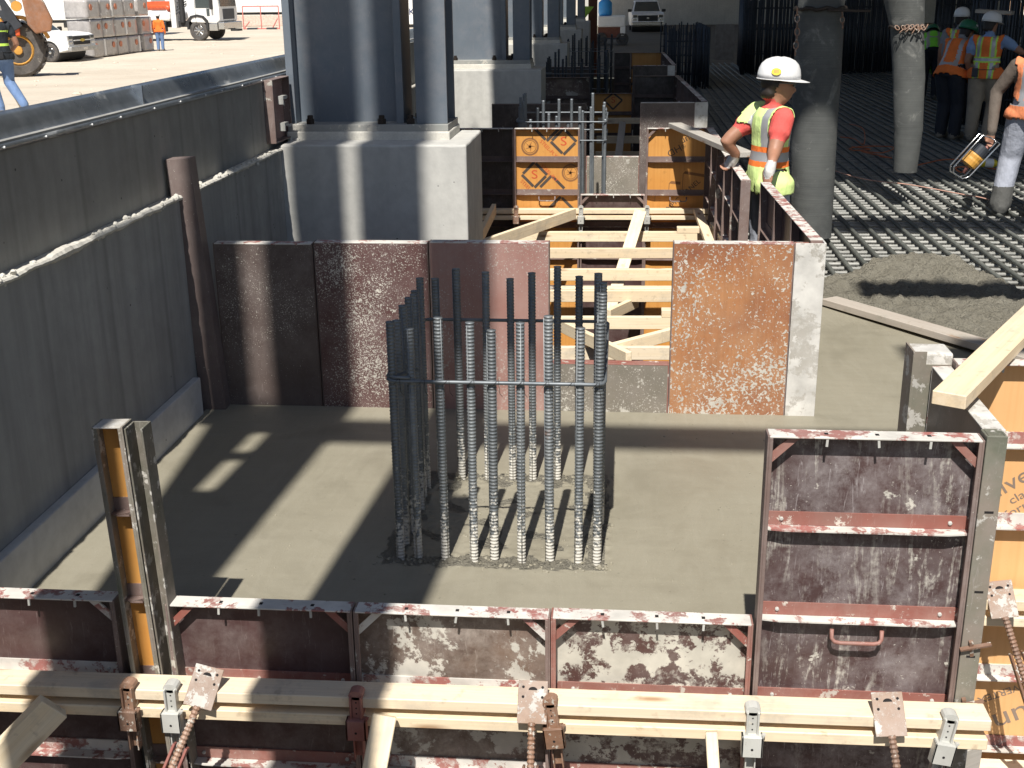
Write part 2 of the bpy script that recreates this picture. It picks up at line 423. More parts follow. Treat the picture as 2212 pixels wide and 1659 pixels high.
MT['yellow'] = dirty('machine_yellow', (.60, .30, .045), (.5, .26, .05), cem=(.4,.3,.2), smear=.2, ss=5)
MT['orange_paint'] = simple('orange_red_paint', (.62, .10, .03), .45)
MT['dark_machine'] = simple('dark_machine', (.035, .04, .05), .5)
MT['pinkred'] = simple('faded_red_paint', (.60, .20, .17), .6)
MT['bluetank'] = simple('blue_plastic', (.05, .32, .72), .4, 0, .05)
def trunkmat():
    t = NT('grey_rubber_trunk'); v = t.coord(False)
    c = t.mix(t.map(t.noise(v, 3, 6, .6), .3, .7), (.062, .066, .065), (.10, .105, .10))
    w = t.noise(t.scale(v, (2, 2, 420)), 1.0, 3); c = t.mix(t.map(w, .35, .7, 0, .4), c, (.17, .175, .165))
    s = t.noise(v, 4, 11, .7, .5); c = t.mix(t.map(s, .56, .70, 0, .8), c, (.30, .30, .28)); d = t.noise(v, 1.8, 6, .65); c = t.mix(t.map(d, .45, .65, 0, .6), c, (.04, .042, .042))
    t.bump(w, .5, .006); return t.fin(c, .8)
MT['trunkm'] = trunkmat()
MT['brownsteel'] = simple('red_oxide_steel', (.16, .05, .028), .6)

# ================================================================ SETTING
FLOOR = -1.58
def sheet(name, x0, x1, y0, y1, z, mat, nx=1, ny=1, fz=None):
    m = MB(); vs = []; fs = []
    for j in range(ny+1):
        for i in range(nx+1):
            x = x0 + (x1-x0)*i/nx; y = y0 + (y1-y0)*j/ny
            vs.append((x, y, fz(x, y) if fz else z))
    for j in range(ny):
        for i in range(nx):
            a = j*(nx+1)+i; fs.append((a, a+1, a+nx+2, a+nx+1))
    m.add(vs, fs); o = m.build(name, mat, smooth=True); tag(o, kind='structure'); return o
sheet('pit_floor', -2.4, 40, -14, 38, FLOOR, MT['dirt'])
def yardz(x, y):
    r = math.hypot(x, y)
    b = .80 - .0293*r if r < 47 else -.577
    return b + .05*noise.noise((x*.35, y*.35, 0)) * min(1, max(0, (r-6)/8)) + .015*noise.noise((x*1.7, y*1.7, 3))
sheet('yard_ground', -70, -2.42, -6, 110, 0, MT['yard'], 150, 260, yardz)
sheet('far_ground', -400, 400, 110, 700, -.60, MT['yard'])
sheet('site_ground', -2.42, 80, 38, 110, -.58, MT['dirt'], 30, 30, lambda x, y: -.57 + .05*noise.noise((x*.4, y*.4, 2)))
sheet('outer_ground', -400, -70, -60, 110, -.62, MT['yard'])
sheet('side_ground', 80, 400, -60, 110, -.6, MT['dirt'])
sheet('near_ground', 40, 80, -60, 38, -.6, MT['dirt'])
sheet('back_ground', -70, 40, -200, -14, .3, MT['dirt'])
# subgrade bank at the far edge of the dug area
o = MB().box((-2.42, 38, FLOOR), (80, 38.4, -.62)).build('bank', MT['dirt']); tag(o, kind='structure')

# ---- wet concrete of the near footing
def footz(x, y):
    z = .0015*noise.noise((x*3, y*3, 0))
    # disturbed paste inside and round the bars
    dx = max(-.90-x, x+.035, 0); dy = max(4.09-y, y-5.02, 0); d = math.hypot(dx, dy)
    k = max(0, 1-d/.05)
    if k > 0:
        ex = min(x+.90, -.035-x); ey = min(y-4.09, 5.02-y); e = min(ex, ey)
        ring = max(.25, 1-abs(e-.06)/.10)
        z += k*ring*(.014*noise.noise((x*24, y*24, 1)) + .016*noise.noise((x*55, y*55, 4)) - .003)
    return z
sheet('wet_footing_concrete', -2.19, .98, 3.338, 5.885, 0, MT['wet'], 330, 260, footz)
FT = bpy.data.objects['wet_footing_concrete']; FT.data.materials.append(MT['rough'])
for f in FT.data.polygons:
    x, y, _ = f.center
    ex = min(x+.90, -.035-x); ey = min(y-4.09, 5.02-y); e = min(ex, ey) + .03*noise.noise((x*14, y*14, 2))
    if -.004 < e < .085 or (e > 0 and noise.noise((x*9, y*9, 8)) > .28): f.material_index = 1
m = MB(); random.seed(31)
for i in range(420):
    if i < 260:
        x = random.uniform(-.93, -.01); y = random.choice((random.gauss(4.12, .03), random.gauss(4.98, .03), random.uniform(4.1, 5.0)))
    else: x = random.uniform(-1.9, .9); y = random.uniform(3.5, 5.8)
    s_ = random.uniform(.0015, .0055) * (1.6 if i < 260 else 1)
    m.lathe([(s_, -s_*.4), (s_*1.2, s_*.1), (s_*.5, s_*.8)], 5, Matrix.Translation((x, y, footz(x, y))) @ Matrix.Rotation(random.random()*6, 4, 'Z') @ Matrix.Rotation(random.random()*.8, 4, 'X'))
o = m.build('concrete_crumbs', MT['wet']); tag(o, 'small crumbs of concrete scattered on the wet footing', 'crumbs', kind='stuff')
# ---- fresh slab pour to the right: trowelled strip, then rough heap running out over the bars
def slabedge(x):       # far edge of the pour
    pts = [(1.0, 9.15), (1.6, 9.2), (1.95, 9.6), (2.35, 9.95), (2.62, 9.75), (2.75, 9.2), (2.95, 8.55), (3.4, 7.9), (6, 7.3)]
    for (a, b), (c, d) in zip(pts, pts[1:]):
        if x <= c: return b + (d-b)*(x-a)/(c-a)
    return 7.3
def plankline(x, y):   # >0 on the rough side
    return (y-8.2)*.54 + (x-1.49)*.88
def slabz(x, y):
    z = .001*noise.noise((x*3, y*3, 0))
    k = min(1, max(0, plankline(x, y)/.10+.5))
    e = slabedge(x) + .10*noise.noise((x*3, 7, 0)) - y
    n = .030*noise.fractal((x*3, y*3, 0), 1.0, 2.0, 4) + .030*noise.fractal((x*12, y*12, 0), .8, 2.0, 4)
    m = .085*math.exp(-((x-2.35)/.62)**2 - ((y-9.25)/.55)**2) + .05*math.exp(-((y-7.7)/.6)**2)
    z += k*(n + m + .012)
    if e < .35:
        t = 1 - max(-.5, e)/.35
        z -= .55*max(0, t)**2.2
    return z
m = MB(); nx, ny = 300, 400; X0, X1, Y0, Y1 = .98, 5.6, 3.338, 10.6
vs = []; fs = []
for j in range(ny+1):
    for i in range(nx+1):
        x = X0+(X1-X0)*i/nx; y = Y0+(Y1-Y0)*j/ny; vs.append((x, y, slabz(x, y)))
for j in range(ny):
    for i in range(nx):
        a = j*(nx+1)+i
        x, y, z = vs[a]
        if z < -.6 or (x > 1.05 and y < 3.985): continue
        m.cm = 1 if plankline(x, y) > -.02 else 0
        fs_ = [(a, a+1, a+nx+2, a+nx+1)]; m.f += fs_; m.m += [m.cm]
m.v = vs
o = m.build('fresh_slab_concrete', [MT['wet'], MT['rough']], smooth=True); tag(o, kind='structure')
# mud slab below the bar mat
sheet('mud_slab', 1.05, 26, 6.3, 37, -.42, MT['dirt'])
# set concrete in the further footings
for (a, b) in ((11.12, 13.46), (17.7, 19.9), (24.0, 26.5)):
    o = MB().box((-2.2, a, FLOOR), (.95, b, -.12)).build('footing_concrete', MT['slabB']); tag(o, kind='structure')

m = MB(); random.seed(77)
for i in range(420):
    r = 9 + 60*random.random()**1.5; a = R(random.uniform(-34, -3)); x, y = r*math.sin(a), r*math.cos(a)
    if x > -2.9: continue
    s_ = random.choice((.02, .03, .03, .05, .09))*random.uniform(.6, 1.3)
    m.lathe([(s_, -s_*.3), (s_*1.1, s_*.15), (s_*.6, s_*.55), (s_*.15, s_*.65)], 6, Matrix.Translation((x, y, yardz(x, y))) @ Matrix.Rotation(random.random()*6, 4, 'Z') @ Matrix.Diagonal((random.uniform(.7, 1.6), 1, 1, 1)))
o = m.build('dirt_clods', MT['yard']); tag(o, 'clods and stones strewn over the bare yard', 'clods', kind='stuff')
# ---- retaining wall on the left
wl = thing('retaining_wall', 'long grey concrete retaining wall with galvanised flashing along its top', 'wall', (-2.25, 3, FLOOR))
def wp(mb, name, mat, **k): return mb.build(name, mat, wl, loc=(2.25, -3, -FLOOR), **k)
wp(MB().box((-2.55, -1, FLOOR), (-2.222, 40, 1.128)), 'lower_lift', MT['wall'])
wp(MB().box((-2.55, -1, 1.13), (-2.290, 40, 1.60)), 'upper_lift', MT['wall_up'])
wp(MB().box((-2.222, -1, FLOOR), (-2.180, 5.74, .20)), 'curb', MT['curb'], bevel=.006)
# squeezed-out grout line between the lifts
m = MB(); y = -1; pts = []; rs = []
while y < 40:
    k = abs(noise.noise((y*2.1, 5, 0))) + .5*abs(noise.noise((y*9, 2, 0)))
    pts.append((-2.226 + .006*noise.noise((y*13, 0, 5)), y, 1.131 + .006*noise.noise((y*7, 0, 1)))); rs.append((.010 + .017*k + .006*noise.noise((y*31, 0, 2)), .016 + .014*k + .007*noise.noise((y*37, 4, 2)))); y += .016 if y < 9 else .2
m.tube(pts, rs, 9, up=(0, 0, 1))
m.box((-2.295, -1, 1.120), (-2.2215, 40, 1.133))
random.seed(21)
for i in range(260):
    y = random.uniform(3, 8); s_ = random.uniform(.004, .014)
    m.lathe([(s_, -s_*.5), (s_*1.1, 0), (s_*.5, s_*.8)], 6, Matrix.Translation((-2.222+random.uniform(-.02, .008), y, 1.138+random.uniform(-.022, .012))) @ Matrix.Rotation(random.random()*6, 4, 'Z') @ Matrix.Rotation(random.random(), 4, 'X'))
wp(m, 'grout_seam', MT['grout'])
m = MB()
prof = [(-2.315, 1.692), (-2.300, 1.675), (-2.286, 1.650), (-2.277, 1.628), (-2.266, 1.606), (-2.252, 1.594), (-2.219, 1.589), (-2.215, 1.568), (-2.218, 1.568), (-2.223, 1.585), (-2.256, 1.588), (-2.270, 1.600), (-2.281, 1.626), (-2.291, 1.650), (-2.306, 1.672), (-2.319, 1.690)]
n = len(prof); vs = []; K = 90
for i in range(K+1):
    y = -1 + 41*(i/K)**1.0
    w = .004*noise.noise((y*1.3, 0, 0))
    for q, (px, pz) in enumerate(prof): vs.append((px - .062 + (w if q > 4 else 0), y, pz + (w*.8 if q > 5 else 0)))
fs = []
for i in range(K):
    for q in range(n):
        q2 = (q+1) % n; fs.append((i*n+q, (i+1)*n+q, (i+1)*n+q2, i*n+q2))
m.add(vs, fs); fl = fixn(wp(m, 'flashing', MT['galv'], smooth=True))
riv = MB().lathe([(.006, 0), (.005, .003), (.002, .0045)], 8).mesh('rivet', MT['white'], True)
for i in range(26):
    y = 3.2 + i*.36 + random.uniform(-.05, .05)
    r = inst(riv, 'rivet', fl, (-2.2775, y, 1.579), (0, R(90), 0))
for y in (5.72, 9.3, 13.0):
    MB().box((-2.3785, y, 1.600), (-2.322, y+.012, 1.690)).build('seam_lap', MT['galv'], fl)

# ---- pedestals and steel columns
def rough_block(x0, x1, y0, y1, z0, z1, amp=.006, nx=14, ny=8, nz=12):
    bm = bmesh.new(); bmesh.ops.create_cube(bm, size=1)
    bmesh.ops.scale(bm, vec=(x1-x0, y1-y0, z1-z0), verts=bm.verts); bmesh.ops.translate(bm, vec=((x0+x1)/2, (y0+y1)/2, (z0+z1)/2), verts=bm.verts)
    bmesh.ops.bevel(bm, geom=list(bm.edges), offset=.012, segments=2, affect='EDGES', profile=.5)
    bmesh.ops.subdivide_edges(bm, edges=[e for e in bm.edges if e.calc_length() > .08], cuts=14, use_grid_fill=True)
    for v in bm.verts:
        p = v.co; k = noise.noise((p.x*7, p.y*7, p.z*7)) + .6*noise.noise((p.x*23, p.y*23, p.z*23))
        edge = sum((abs(p.x-x0) < .02 or abs(p.x-x1) < .02, abs(p.y-y0) < .02 or abs(p.y-y1) < .02, abs(p.z-z1) < .02))
        v.co = p + Vector((0, 0, 1))*k*amp*(1 if edge > 1 else .3) + Vector((0, 1, 0))*k*amp*.5*(edge > 1)
    return bm
bolt_m = MB().prism([(.030*math.cos(R(60*i)), .030*math.sin(R(60*i))) for i in range(6)], 0, .034, 'z').lathe([(.019, .03), (.019, .055), (.015, .058)], 10).mesh('anchor_nut', MT['bolt'])
COLY = [7.68, 14.95, 21.9, 29.2, 36.2]
ordn = ['first', 'second', 'third', 'fourth', 'fifth']
whichped = ['concrete pedestal beside the near wet footing, carrying a twin steel column', 'second concrete pedestal along the wall, behind the timber braced gap',
            'third concrete pedestal along the wall, next to the shaded forms', 'fourth concrete pedestal along the wall, beyond the shaded forms', 'last concrete pedestal along the wall, beside the white trailer']
whichcol = ['grey primed steel column on the pedestal beside the wet footing', 'grey primed steel column on the second pedestal along the wall',
            'grey primed steel column on the third pedestal along the wall', 'grey primed steel column on the fourth pedestal along the wall', 'grey primed steel column on the last pedestal along the wall']
for i, cy_ in enumerate(COLY):
    bm = rough_block(-2.235, -1.0, 0, .84, 0, 1.16-FLOOR)
    me = bpy.data.meshes.new('pedestal'); bm.to_mesh(me); bm.free(); me.materials.append(MT['ped'])
    o = bpy.data.objects.new('concrete_pedestal', me); link(o); o.location = (0, cy_, FLOOR)
    tag(o, whichped[i], 'pedestal', 'concrete pedestals along the wall')
    c = thing('steel_column', whichcol[i], 'column', (-1.70, cy_+.27, 1.16), 0, 'steel columns along the wall')
    HT = 8.72
    # grout bed, base plate
    m = MB(); m.box((-.555, 0, -.01), (.555, .52, .055)); m.build('grout_bed', MT['grout'], c, bevel=.01)
    m = MB(); m.box((-.545, .012, .055), (.545, .50, .10)); m.build('base_plate', MT['plate'], c, bevel=.003)
    y0, y1 = .09, .44; ym = (y0+y1)/2
    MB().box((-.555, y0, .10), (-.505, y1, HT)).build('flange', MT['colsteel'], c, bevel=.003)
    MB().box((.185, y0, .10), (.235, y1, HT)).build('flange', MT['colsteel'], c, bevel=.003)
    MB().box((-.505, ym-.06, .10), (.185, ym-.03, HT)).build('web', MT['colsteel'], c)
    MB().box((.325, y0-.03, .10), (.535, y0+.0, HT)).build('cover_plate', MT['colsteel'], c, bevel=.003)
    MB().box((.325, y1-.03, .10), (.535, y1, HT)).build('cover_plate', MT['colsteel'], c, bevel=.003)
    MB().box((.415, y0, .10), (.445, y1-.03, HT)).build('web', MT['colsteel'], c)
    for (bx, by) in ((-.40, .06), (.09, .055), (.285, .06), (.285, .43)):
        inst(bolt_m, 'anchor_nut', c, (bx, by, .10), (0, 0, random.random()))
    if i == 0:
        for q in range(9):
            x = random.choice((-.5, -.46, -.42, .12, .16, -.53)) + random.uniform(-.03, .03)
        m = MB()
        for q in range(16):
            px = -.545 + random.random()*.12; py = random.uniform(-.03, .05); s = random.uniform(.008, .02)
            m.lathe([(s, 0), (s*.9, s*.6), (s*.3, s)], 6, Matrix.Translation((px, py, .09 if py > .012 else -.003)) @ Matrix.Rotation(random.random(), 4, 'Z'))
        m.build('mortar_crumbs', MT['grout'], c)

# ---- steel frame and floor deck overhead (outside the picture; it throws the long shadows)
fr = thing('steel_floor_frame', 'overhead steel building frame with floor deck, beams and twin columns', 'steel frame', (0, 0, FLOOR))
def fp(mb, name, mat): return mb.build(name, mat, fr, loc=(0, 0, -FLOOR))
fp(MB().box((-2.0, 7.05, 9.9), (60, 100, 10.1)), 'floor_deck', MT['slabB'])
def beam(xa, xb, y, z, d, name='beam'):
    fp(MB().box((xa, y-.09, z), (xb, y+.09, z+.02)).box((xa, y-.012, z+.02), (xb, y+.012, z+d-.02)).box((xa, y-.09, z+d-.02), (xb, y+.09, z+d)), name, MT['colsteel'])
def beamfor(ya, yb, z, xa, xb):
    """beam at height z whose shadow on level 0 spans ya..yb"""
    k = .7002; d = (yb-ya)/k - .26
    beam(xa, xb, (ya - k*z) + .09 + .0, z, max(.12, (yb-ya-.18)/k))
beamfor(5.36, 5.70, 9.4, -1.9, 30)
beamfor(6.88, 7.20, 9.4, 1.3, 30)
beamfor(8.25, 8.76, 9.4, 1.3, 30)
beamfor(11.05, 11.75, 9.4, .2, 30)
fp(MB().box((-2.04, .40, FLOOR), (-1.72, .75, 16)), 'column', MT['colsteel'])
fp(MB().box((-2.15, .42, 7.6), (-2.041, .72, 16)), 'stiffener', MT['colsteel'])
m_ = MB(); m_.prism([(-2.12, 4.55), (-2.12, 7.6), (-2.42, 7.6), (-2.41, 7.2)], .56, .59, 'y'); fixn(fp(m_, 'gusset_plate', MT['colsteel']))
for (za, zb2) in ((4.55, 5.95), (6.48, 6.62), (7.0, 7.6)): fp(MB().box((-2.119, .561, za), (-2.041, .589, zb2)), 'splice_plate', MT['colsteel'])
fp(MB().box((-1.30, .40, FLOOR), (-.98, .75, 9.6)), 'column', MT['colsteel'])
fp(MB().box((-1.30, .40, FLOOR), (-.88, .43, 6.2)), 'gusset_plate', MT['colsteel'])
fp(MB().box((-2.60, .45, 10.6), (-2.24, .8, 16)), 'column', MT['colsteel'])  # unseen upper piece, added to shade the first pedestal and its column
fp(MB().box((-2.485, .45, 7.3), (-2.28, .8, 10.6)), 'column', MT['colsteel'])  # unseen hanging piece, added to shade the left end of the back form
fp(MB().box((-3.2, .42, 10.0), (-1.2, .8, 10.3)), 'beam', MT['colsteel'])

# ================================================================ FORMWORK
TABM = MB().box((-.004, 0, -.024), (.003, .006, 0)).mesh('wedge_tab', MT['zinc'])
SLOTM = MB().box((-.006, -.007, -.001), (.005, .007, .0006)).mesh('slot', MT['slot'])
BOLTM = MB().lathe([(.0065, 0), (.0065, .005), (.004, .007)], 7).mesh('bolt_head', MT['zinc'])
def form_panel(label, w, h, ply, rail, loc, rz=0.0, ribs=None, rib_mat=None, top_mat=None, handle=None, group=None, gusset=True, name='concrete_form', low=True, tabs=True, tilt=0.0, dep=.064):
    """steel framed plywood form panel. local x along width, z down from 0 to -h, coated face at y=0, frame stands out to -y"""
    p = thing(name, label, 'form panel', loc, rz, group)
    if tilt: p.rotation_euler = (0, tilt, rz)
    rib_mat = rib_mat or rail; top_mat = top_mat or rail
    MB().box((.006, -.014, -h+.006), (w-.006, -.0005, -.006)).build('plywood', MT[ply], p)
    t = .006
    for a in (0, w-t):
        MB().box((a, -dep, -h), (a+t, 0, 0)).box((a if a else t, -dep, -h+t), ((a if a else t) + (-.010 if a else .010), -dep+.004, -t)).build('side_rail', MT[rail], p, bevel=.0012, seg=1)
    MB().box((t, -dep, -t), (w-t, 0, -.0004)).build('end_rail', MT[top_mat], p, bevel=.0012, seg=1)
    MB().box((t, -dep, -h), (w-t, 0, -h+t)).build('end_rail', MT[rail], p)
    if tabs:
        for q in (.27, .52, .77):
            q += random.uniform(-.02, .02)
            inst(TABM, 'wedge_tab', p, (w*q, -dep+.002, -t), (0, random.uniform(-.15, .15), 0)); inst(SLOTM, 'slot', p, (w*q, -.033, 0))
    z = -.305
    n = 0
    while z > -h+.1:
        if ribs is None or n < ribs:
            m = MB()
            m.box((t, -.019, z+.0045), (w-t, -.0142, z+.047))
            rb = m.build('cross_rib', MT[rib_mat], p); m = MB()
            m.prism([(t, -.0192), (w-t, -.0192), (w-t, -.048), (w-.07, -.058), (.07, -.058), (t, -.048)], z-.001, z+.004, 'z')
            fl_ = m.build('rib_flange', MT['rail_white' if rib_mat in ('rail_red', 'rail_white') else rib_mat], rb); fixn(fl_)
            if loc[1] < 4.2 and w > .3:
                for q in (.06, w-.06): inst(BOLTM, 'bolt_head', rb, (q+random.uniform(-.01, .01), -.019, z+.025), (R(90), 0, 0))
        z -= .305; n += 1
    if gusset:
        for a, s in ((t, 1), (w-t, -1)):
            m = MB(); m.prism([(a+s*.060, -.006), (a+s*.092, -.006), (a, -.098), (a, -.066)], -.050, -.044, 'y'); fixn(m.build('gusset', MT[rib_mat], p))
    if handle:
        for hz in handle:
            a = w*.5
            pts = [(a-.075, -.045, hz+.04), (a-.075, -.050, hz+.012), (a-.067, -.055, hz+.002), (a-.05, -.058, hz), (a+.05, -.058, hz), (a+.067, -.055, hz+.002), (a+.075, -.050, hz+.012), (a+.075, -.045, hz+.04)]
            MB().tube(pts, .0065, 8).build('handle', MT[rib_mat], p, smooth=True)
    return p

# ---------- near footing, outer side facing the camera: three low panels and one tall
TOPL = .252; YF = 3.338
g1 = 'low form panels along the front of the wet footing'
pl = form_panel('low maroon form panel in column shadow, between the wall and the orange filler post', .61, 1.83, 'ply_out_a', 'rail', (-2.215, YF, TOPL+.008), 0, None, 'rail_white', 'rail_white', group=g1)
form_panel('low maroon form panel with cement splotch, right beside the orange filler post', .61, 1.83, 'ply_out_a', 'rail', (-1.437, YF, TOPL), 0, None, 'rail_red', 'rail_white', group=g1)
form_panel('low form panel with scraped brown plywood and pitted holes, below the bar cage', .626, 1.83, 'ply_out_b', 'rail', (-.823, YF, TOPL), 0, None, 'rail_white', 'rail_white', group=g1)
form_panel('low form panel blotched with grey white cement, beside the tall streaked panel', .624, 1.83, 'ply_out_c', 'rail_red', (-.195, YF, TOPL+.004), 0, None, 'rail_red', 'rail_white', group=g1)
tall = form_panel('tall maroon form panel streaked with cement, with a red grab handle', .612, 2.44, 'ply_out_tall', 'rail', (.437, YF-.004, .877), 0, None, 'rail_red', 'rail_white', handle=[-.675])
# scraped holes in the brown panel
pits = MB()
for (x, z, a, b) in ((.155, -.235, .018, .026), (.205, -.215, .008, .006), (.34, -.27, .016, .006), (.26, -.10, .012, .009), (.13, -.33, .01, .012)):
    pits.prism([(x + a*math.cos(R(36*i))*random.uniform(.7, 1.1), z + b*math.sin(R(36*i))*random.uniform(.7, 1.1)) for i in range(10)], -.0146, -.0143, 'y')
# outer corner bar beside the tall panel and the side form behind it
oc = thing('form_corner_post', 'weathered greenish steel corner post beside the tall streaked panel', 'form corner', (1.053, YF, .89))
m = MB(); m.box((0, -.066, -2.44), (.058, -.058, 0)).box((.0, -.058, -2.44), (.007, 0, -.002)).box((.051, -.058, -2.44), (.058, 0, 0)).box((.007, -.058, -.006), (.051, 0, -.0005))
m.build('angle', MT['rail_green'], oc, bevel=.0015, seg=1)
for z in (-.24, -.50, -.72, -1.0): MB().box((.018, -.0668, z), (.044, -.0655, z+.007)).build('slot', MT['slot'], oc)
for z in (-.66, -.86):
    w_ = MB(); w_.prism([(0, 0), (.012, 0), (.006, -.085), (-.004, -.085)], -.012, 0, 'y').box((-.03, -.02, -.022), (.062, -.006, -.016)); fixn(w_.build('wedge', MT['rustclamp'], oc, loc=(.018, -.067, z), rot=(R(12), R(-14), 0)))
form_panel('form panel at the footing corner, running back behind the tall streaked panel', .61, 2.44, 'ply_dark', 'rail_white', (1.062, YF+.004, .885), R(90), None, 'rail', 'corner_white', tabs=False)
# inner corner piece past it
ic = thing('form_corner_post', 'cement caked steel corner piece under the loose lumber end', 'form corner', (1.0, 3.965, .93))
m = MB(); m.box((0, 0, -1.1), (.045, .006, 0)).box((0, .006, -1.1), (.006, .12, 0)).box((.045, 0, -1.1), (.13, .006, -.045)); m.build('angle', MT['rail_green'], ic)
m = MB(); m.box((.006, .006, -.06), (.135, .13, -.006)); o = m.build('cement_cake', MT['corner_white'], ic, bevel=.008)
# slab edge forms to the right, orange plywood facing the camera
YS = 3.985
g2 = 'orange plywood form panels along the slab edge'
so1 = form_panel('orange plywood form panel printed Universal clamp, at the right of the corner post', .61, 2.44, 'ply_peach', 'rail', (1.132, YS, .905), 0, None, 'rail_white', 'rail_white', group=g2, gusset=False)
so2 = form_panel('orange plywood form panel further along the slab edge, beyond the printed one', .61, 2.44, 'ply_peach', 'rail', (1.742, YS, .905), 0, None, 'rail_white', 'rail_white', group=g2, gusset=False)
for k in range(2): form_panel(['third', 'fourth'][k] + ' orange plywood form panel along the slab edge from the corner post', .61, 2.44, 'ply_orange', 'rail', (2.352+.61*k, YS, .905), 0, None, 'rail', 'rail_white', group='outer slab edge panels', gusset=False, tabs=False)
def TM(x, z, ang, y=-.0148): return Matrix.Translation((x, y, z)) @ Matrix.Rotation(-R(ang), 4, 'Y') @ Matrix.Rotation(R(90), 4, 'X')
text_mesh('Universal', .085, MT['ink_grey'], so1, TM(.265, -.435, 35), xs=1.15)
text_mesh('clamp', .045, MT['ink_grey'], so1, TM(.30, -.485, 35), xs=1.2)
text_mesh('form S', .045, MT['ink_grey'], so1, TM(.30, -.535, 35), xs=1.2)
text_mesh('- VERTEX -', .04, MT['ink_grey'], so1, TM(.30, -1.30, 205), xs=1.1)
text_mesh('un', .12, MT['ink_grey'], so1, TM(.36, -1.40, 205), xs=1.2)

# ---------- the orange backed filler post at the front left
fpst = form_panel('narrow steel filler post backed with orange plywood, standing tall at the front form', .098, 2.44, 'ply_orange', 'rail_green', (-1.598, YF-.002, .862), 0, None, 'rail', 'corner_white', gusset=False, tabs=False, name='filler_post', tilt=R(1.7)*-1, dep=.075)
ca = thing('corner_angle', 'rusty steel channel clamped beside the orange filler post', 'form corner', (-1.496, YF-.004, .858)); ca.rotation_euler = (0, -R(1.7), 0)
MB().box((0, -.072, -2.4), (.006, 0, 0)).box((.006, -.006, -2.4), (.052, 0, 0)).box((.052, -.072, -2.4), (.058, 0, 0)).build('channel', MT['rail_green'], ca, bevel=.0012, seg=1)

MT['rail_post'] = dirty('post_steel', (.13, .095, .088), (.165, .125, .115), dots=.36, ds=45, rough=.6)
# ---------- wall filler post and the back form of the near footing (coated faces towards the camera)
wpst = thing('wall_filler_post', 'tall brown steel filler post leaning against the retaining wall', 'form post', (-2.205, 5.80, -.02)); wpst.rotation_euler = (0, -R(2.9), 0)
MB().box((0, .0, -1.5), (.118, .006, 1.345)).box((.118, .0, -1.5), (.124, .09, 1.345)).box((0, .006, -1.5), (.006, .09, 1.345)).box((.006, .006, 1.335), (.118, .09, 1.345)).build('channel', MT['rail_post'], wpst, bevel=.0012, seg=1)
YB = 5.885; TB = .902
gb = 'coated form panels behind the wet footing'
def inner(label, x0, x1, top, ply, rail, h=2.44, y=YB, group=gb, **k):
    return form_panel(label, x1-x0, h, ply, rail, (x1, y, top), math.pi, None, k.pop('rib', 'rail_dark'), k.pop('topm', 'rail_white'), group=group, gusset=False, tabs=False, **k)
inner('dark brown form panel beside the leaning wall post, mostly in shadow', -2.10, -1.575, .884, 'ply_dark', 'rail_dark')
inner('shiny maroon form panel speckled with cement, behind the left bars of the cage', -1.57, -.975, .893, 'ply_maroon', 'rail_dark')
inner('pale pinkish form panel behind the middle of the bar cage', -.97, -.356, .898, 'ply_pink', 'rail')
lowb = inner('low grey cement splashed form panel below the timber filled opening', -.352, .262, .265, 'ply_grey', 'rail_red', h=1.83, topm='rail_red')
inner('rust orange form panel splashed with cement, right of the timber filled opening', .264, .862, .903, 'ply_orange_dirty', 'rail')
cw = thing('form_corner_post', 'cement whitened corner post at the end of the rust orange panel', 'form corner', (.864, YB, .905))
MB().box((0, -.004, -2.4), (.150, .004, 0)).box((.142, .004, -2.4), (.150, .15, 0)).build('angle', MT['corner_white'], cw, bevel=.002)
MB().box((.0, .004, -.03), (.142, .14, -.022)).build('top_plate', MT['rail_red'], cw)

# ---------- side form walls between the footings (frames face left)
def sidewall(ya, yb, xa, xb, top, lab, grp):
    L = math.hypot(yb-ya, xb-xa); n = max(1, int(round(L/.61))); w = L/n; ang = math.atan2(xb-xa, yb-ya)
    for k in range(n):
        t = (k+1)/n
        form_panel(lab % ['first', 'second', 'third', 'fourth', 'fifth', 'sixth', 'seventh', 'eighth'][k], w-.002, 2.44, 'ply_out_a' if k % 3 else 'ply_black', 'rail', (xa+(xb-xa)*t, ya+(yb-ya)*t, top), -R(90)-ang, None, 'rail_red' if k % 2 else 'rail', 'rail_white' if k < 5 else 'rail', gusset=False, tabs=False, group=grp)
sidewall(5.96, 7.83, 1.012, .962, .905, 'form panel %s from the whitened corner post in the row the man in lime holds', 'form panels of the row the man holds')
sidewall(7.90, 10.98, .845, .815, .905, 'form panel %s in the row between the man in lime and the PANEL print', 'form panels of the row behind the man')
sidewall(13.55, 17.6, .93, .79, .905, 'shaded form panel %s from the second footing in the side row beyond it', 'form panels of the shaded side row')
sidewall(19.95, 23.85, .85, .78, .905, 'shaded form panel %s from the third footing in the farthest side row', 'form panels of the farthest side row')

